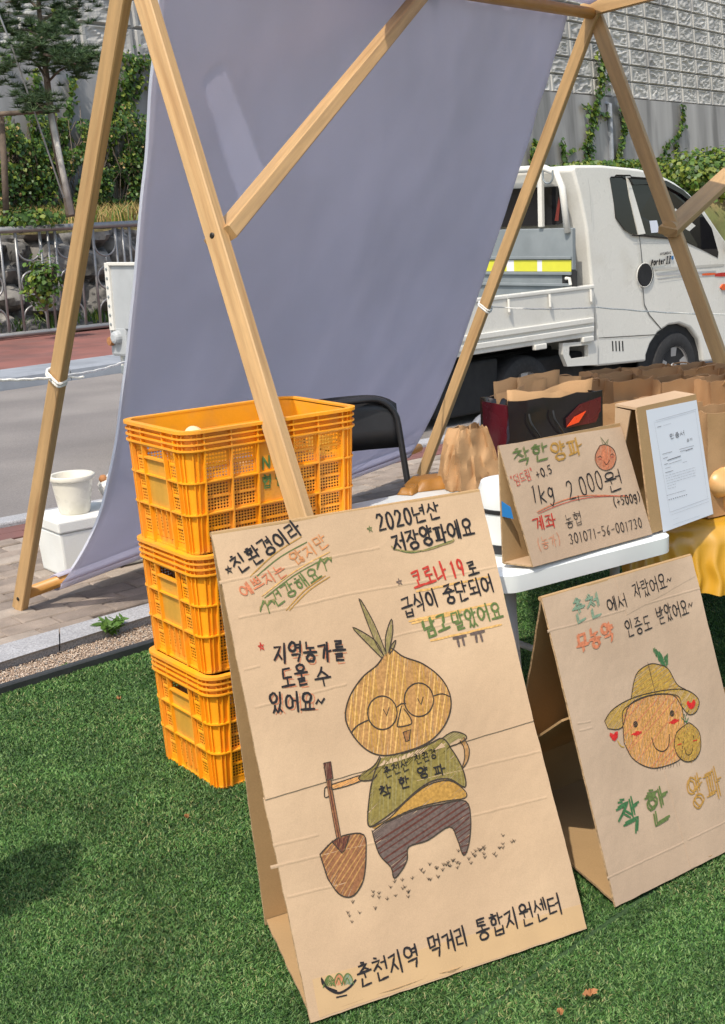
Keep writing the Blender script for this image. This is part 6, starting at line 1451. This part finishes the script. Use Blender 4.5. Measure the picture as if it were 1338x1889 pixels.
ASC.update({'H': [[(.1, 0), (.1, 1)], [(.9, 0), (.9, 1)], [(.1, .5), (.9, .5)]], 'Y': [[(.1, 0), (.5, .5), (.9, 0)], [(.5, .5), (.5, 1)]], 'U': [[(.1, 0), (.1, .8), (.5, 1), (.9, .8), (.9, 0)]], 'D': [[(.1, 0), (.1, 1), (.7, .9), (.9, .5), (.7, .1), (.1, 0)]], 'A': [[(0, 1), (.5, 0), (1, 1)], [(.25, .62), (.75, .62)]]})
T = Writer(tk_); SPt = Plane(SP_.o, th, up_); SPt.text(T, 'PORTER', (1200, 490), (1226, 486), 10, .014, K, off=.005, slant=.25, jit=.0); SPt.text(T, 'II', (1227, 487), (1237, 485), 13, .014, K, off=.005, slant=.25, jit=0); SPt.text(T, 'HYUNDAI', (1217, 471), (1238, 468), 4.5, .006, K, off=.005, slant=.2, jit=0)
bd = MB(); SPt.hatch(bd, smooth([(1238, 475), (1241, 471), (1242, 477), (1240, 480)], 3, True), .4, .006, .01, 0, .005); bd.build('badge', M['blue_tape'], tk_, fix=False)
mi_ = MB(); mp_ = SP_.px(1332, 425); mi_.box(sp(mp_[0]+.05, mp_[1], .16), th*.05, tr*.09, up_*.16); mi_.tube([sp(mp_[0]+.05, mp_[1]-.08, .1), sp(mp_[0]+.08, mp_[1]-.22, -.03)], .02, 8); mi_.build('mirror', M['tr_dark'], tk_, bevel=.03)
# front wheel, with its dark arch
def wheel(pxc, rad, name='wheel', off=-.03):
    c = SP_.px(*pxc); c0 = sp(c[0], rad, off); b = MB(); R_ = rad
    b.lathe([(R_*.60, .0), (R_*.70, .012), (R_*.86, .014), (R_*.96, .0), (R_, -.03), (R_, -.15), (R_*.95, -.19), (R_*.6, -.2)], c0, tr, 56); w_ = b.build(name, M['rubber'], tk_, smooth=40)
    b = MB(); b.lathe([(R_*.62, .004), (R_*.58, -.02), (R_*.52, -.06), (R_*.50, -.10)], c0, tr, 48)
    for k in range(5):
        a = k*2*math.pi/5+.3; a_ = th*math.cos(a)+up_*math.sin(a); p_ = th*-math.sin(a)+up_*math.cos(a)
        b.prism([c0+a_*R_*.10+p_*R_*.09-tr*.02, c0+a_*R_*.58+p_*R_*.13-tr*.01, c0+a_*R_*.58-p_*R_*.13-tr*.01, c0+a_*R_*.10-p_*R_*.09-tr*.02], -tr*.03)
    b.lathe([(0, .006), (R_*.13, .004), (R_*.17, -.02), (R_*.17, -.05)], c0, tr, 24); b.build('rim', M['alloy'], w_, smooth=30)
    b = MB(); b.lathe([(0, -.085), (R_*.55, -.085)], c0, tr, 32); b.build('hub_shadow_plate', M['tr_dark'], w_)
    return w_
wheel((1250, 674), .325); wheel((980, 690), .325, off=-.06)
b = MB(); ac = SP_.px(1250, 674)
b.prism([sp(ac[0]-.55, .05, -.045), sp(ac[0]+.52, .05, -.045), sp(ac[0]+.45, .62, -.045), sp(ac[0], .86, -.045), sp(ac[0]-.48, .62, -.045)], -tr*.02); b.build('wheel_well', M['tr_dark'], tk_)
# rear wall window and guard frame
def rw(a, z, w_): return sp(a, z, -w_)
zr0, zr1 = SP_.px(1080, 416)[1], SP_.px(1072, 342)[1]; ar = (SP_.px(1080, 416)[0]+SP_.px(1072, 342)[0])/2-.035
RP = Plane(rw(ar, 0, 0), -tr, up_); RP.n = -th
wR = max(.15, RP.px(1055, 380)[0])
def rounded(x0, x1, z0, z1, r_, n=6):
    out = []
    for cx, cz, a0 in ((x1-r_, z1-r_, 0), (x0+r_, z1-r_, 90), (x0+r_, z0+r_, 180), (x1-r_, z0+r_, 270)):
        for k in range(n+1): q_ = R(a0+90*k/n); out.append((cx+r_*math.cos(q_), cz+r_*math.sin(q_)))
    return out
zz0, zz1 = RP.px(1040, 414)[1], RP.px(1040, 343)[1]
b = MB(); b.prism([RP.at(x, z, .012) for x, z in rounded(wR, TW-wR, zz0, zz1, .07)], -th*-.004); b.build('rear_window', M['glass'], tk_)
b = MB(); b.prism([RP.at(x, z, .016) for x, z in ((wR+.06, zz0+.03), (wR+.10, zz0+.03), (wR+.055, zz1-.08), (wR+.04, zz1-.12))], th*.002); b.build('seat_back', M['seat_red'], tk_)
gz1 = RP.px(1075, 306)[1]; gzb = RP.px(1012, 418)[1]; b = MB(); o_ = .10
b.tube([RP.at(.05, gzb-.05, o_), RP.at(.10, gz1-.16, o_), RP.at(.16, gz1-.04, o_), RP.at(.28, gz1, o_), RP.at(TW-.28, gz1, o_), RP.at(TW-.16, gz1-.04, o_), RP.at(TW-.10, gz1-.16, o_), RP.at(TW-.05, gzb-.05, o_)], .028, 10); b.build('guard_frame', M['tr_white'], tk_, smooth=True)
xp = RP.px(1013, 365)[0]
for x in (xp, TW-xp): b = MB(); b.box(RP.at(x, (gz1+gzb)/2, o_), tr*.022, th*.018, up_*((gz1-gzb)/2)); b.build('guard_post', M['tr_white'], tk_, bevel=.005)
b = MB(); hx = RP.px(1030, 310)[0]; b.tube([RP.at(hx-.05, gz1-.02, o_+.03)]+[RP.at(hx+.05*math.cos(math.pi+k*math.pi/8), gz1-.07+.05*math.sin(math.pi+k*math.pi/8), o_+.03) for k in range(9)]+[RP.at(hx+.05, gz1-.02, o_+.03)], .008, 6); b.build('rope_hook', M['tr_grey'], tk_)
# grey headboard with reflective tape
hz1 = RP.px(1085, 419)[1]; gt1 = SP_.px(1103, 530)[1]; gt0 = SP_.px(1103, 618)[1]
b = MB(); b.box(RP.at(TW/2, (hz1+gt0)/2, .07), tr*(TW/2-.01), th*.022, up_*((hz1-gt0)/2)); hb2 = b.build('headboard', M['tr_grey'], tk_, bevel=.006)
for z in (RP.px(1060, 474)[1], RP.px(1060, 503)[1], RP.px(1060, 524)[1]):
    b = MB(); b.box(RP.at(TW/2, z, .10), tr*(TW/2-.015), th*.012, up_*.012); b.build('headboard_rib', M['tr_grey'], hb2, bevel=.004)
yz = RP.px(1060, 489)[1]
for k, (x0, x1, m) in enumerate(((.02, .32, 'tape_yel'), (.32, .37, 'tape_wht'), (.37, .62, 'tape_yel'), (.62, .70, 'tape_wht'), (.70, 1.2, 'tape_yel'))):
    b = MB(); b.box(RP.at((x0+x1)/2, yz, .096), tr*((x1-x0)/2), th*.002, up_*.045); b.build('reflective_tape', M[m], hb2)
lx = RP.px(1065, 512); b = MB(); b.prism([RP.at(x, z, .097) for x, z in rounded(lx[0]-.075, lx[0]+.075, lx[1]-.075, lx[1]+.07, .025)], th*.004); lt = b.build('latch_recess', M['tr_dark'], hb2)
b = MB(); b.tube([RP.at(lx[0]+.03, lx[1]+.0, .106), RP.at(lx[0]-.01, lx[1]+.0, .11), RP.at(lx[0]-.02, lx[1]-.05, .11)], .014, 8); b.build('latch_handle', M['tr_white'], lt)
# bed: floor, near side gate, far gate, tailgate
BL = min((k*.02 for k in range(120, 200)), key=lambda q: abs(669+F_PX*((sp(-q-.12, .9, -TW)-EYEP).dot(rt))/((sp(-q-.12, .9, -TW)-EYEP).dot(fw))-212))
tg0, tg1 = [aty(215, y_, sp(-BL-.12, .9, -TW).y).z-GRD for y_ in (606, 487)]; bf = gt0+.06
b = MB(); b.box(sp(-BL/2-.1, bf-.03, -TW/2), th*(BL/2), tr*(TW/2-.02), up_*.03); b.build('bed_floor', M['tr_grey'], tk_, bevel=.005)
gate = MB(); gate.box(sp(-BL/2-.07, (gt0+gt1)/2, .012), th*(BL/2), tr*.016, up_*((gt1-gt0)/2)); gate.box(sp(-BL/2-.07, gt1+.012, .006), th*(BL/2), tr*.030, up_*.016); go_ = gate.build('side_gate', M['tr_white'], tk_, bevel=.008)
for f_ in (.16, .34): b = MB(); b.box(sp(-BL/2-.07, gt0+(gt1-gt0)*f_, .034), th*(BL/2-.02), tr*.010, up_*.022); b.build('gate_rib', M['tr_white'], go_, bevel=.006)
for x in (930, 1006, 1082): a = SP_.px(x, 548)[0]; b = MB(); b.tube([sp(a, gt1-.005, .045), sp(a, gt1-.10, .05), sp(a+.015, gt1-.12, .045)], .011, 6); b.build('rope_hook', M['tr_white'], go_)
for x in (990, 1078): a = SP_.px(x, 632)[0]; b = MB(); b.box(sp(a, gt0-.015, .03), th*.07, tr*.02, up_*.022); b.build('gate_hinge', M['tr_white'], go_, bevel=.008)
b = MB(); b.box(sp(-BL/2-.07, (gt0+gt1)/2, -TW-.005), th*(BL/2), tr*.018, up_*((gt1-gt0)/2)); b.build('side_gate', M['tr_white'], tk_, bevel=.006)
tg = MB(); tgz = tg1; tl0 = tg0; tg.box(sp(-BL-.10, (tl0+tgz)/2, -TW/2), th*.018, tr*(TW/2+.015), up_*((tgz-tl0)/2)); tgo = tg.build('tailgate', M['tr_pale'], tk_, bevel=.006)
b = MB(); b.box(sp(-BL-.125, (tl0+tgz)/2, -TW-.0), th*.012, tr*.028, up_*((tgz-tl0)/2+.012)); b.box(sp(-BL-.125, tgz+.004, -TW/2), th*.012, tr*(TW/2), up_*.012); b.build('edge_trim', M['tr_white'], tgo, bevel=.004)
for k in range(7): b = MB(); b.lathe([(0, .006), (.010, .004), (.012, 0)], sp(-BL-.138, tl0+(tgz-tl0)*(k+.5)/7, -TW-.0), -th, 10); b.build('bolt', M['tr_grey'], tgo)
b = MB(); b.box(sp(-BL-.09, tl0-.09, -TW+.05), th*.03, tr*.11, up_*.11); b.lathe([(0, .05), (.045, .05), (.05, .0)], sp(-BL-.12, tl0-.06, -TW+.06), -th, 16); b.build('lamp_bracket', M['tr_pale'], tk_, bevel=.02)
b = MB(); b.lathe([(0, .03), (.03, .025), (.035, 0)], sp(-BL-.13, tl0-.09, -TW-.02), -th, 16); b.build('rear_lamp', M['leaf_dry'], tk_)
# underside
b = MB(); b.box(sp(-BL/2+.1, .52, -TW/2), th*(BL/2-.1), tr*.34, up_*.11); b.box(sp(-.45, .42, -.42), th*.42, tr*.30, up_*.18); b.box(sp(-1.45, .46, -.3), th*.35, tr*.2, up_*.2); b.box(sp(.6, .33, -TW/2), th*.8, tr*.6, up_*.1); b.build('chassis', M['tr_dark'], tk_, bevel=.02)
T = Writer(tk_, [M['tape_wht']]*19); SPb = Plane(sp(0, 0, -.099)+tr*.0, th, up_); SPb.text(T, '20', (962, 704), (974, 703), 10, .016, 0, off=.012, jit=0); SPb.text(T, '요-', (960, 690), (976, 689), 9, .014, 0, off=.012, jit=0)
b = MB(); oz = [SP_.px(*q_) for q_ in ZP([(452, 1090), (640, 1075), (640, 1205), (478, 1215), (452, 1150)])]; iz = [SP_.px(*q_) for q_ in ZP([(488, 1108), (590, 1098), (590, 1162), (500, 1175), (486, 1150)])]; n = 5
vs = [sp(a, z, .02) for a, z in oz]+[sp(a, z, .02) for a, z in iz]+[sp(a, z, -.02) for a, z in oz]+[sp(a, z, -.02) for a, z in iz]
b.add(vs, [(k, (k+1) % 5, 5+(k+1) % 5, 5+k) for k in range(5)]+[(10+k, 15+k, 15+(k+1) % 5, 10+(k+1) % 5) for k in range(5)]+[(k, 10+k, 10+(k+1) % 5, (k+1) % 5) for k in range(5)]+[(5+k, 5+(k+1) % 5, 15+(k+1) % 5, 15+k) for k in range(5)])
b.build('side_bracket', M['tr_white'], tk_, smooth=30)

# potted shrub added outside the left edge to cast a shadow on the turf
pc2 = Vector((-1.13, 2.30, 0)); ps2 = thing('shadow_shrub', tuple(pc2), 'leafy shrub in a dark pot added outside the left edge to cast a shadow', 'plant')
b = MB(); b.lathe([(0, 0), (.11, 0), (.15, .26), (.16, .28), (.145, .28), (.13, .24), (0, .24)], pc2, n=32); b.build('pot', M['edging'], ps2, smooth=35)
b = MB(); b.tube([pc2+up_*.24, pc2+Vector((.02, .01, .7)), pc2+Vector((0, 0, 1.1))], [.016, .013, .008], 8); b.build('stem', M['bark'], ps2, smooth=True)
C = []; N_ = []
while len(C) < 520:
    d = Vector((random.gauss(0, 1), random.gauss(0, 1), random.gauss(0, 1))).normalized(); r_ = random.uniform(.3, 1); C.append(pc2+Vector((d.x*.12*r_, d.y*.12*r_, .98+d.z*.26*r_))); N_.append(tuple(d))
leaves('foliage', C, np.array(N_), .05, IV, (.5, .35, .15), .5, ps2)
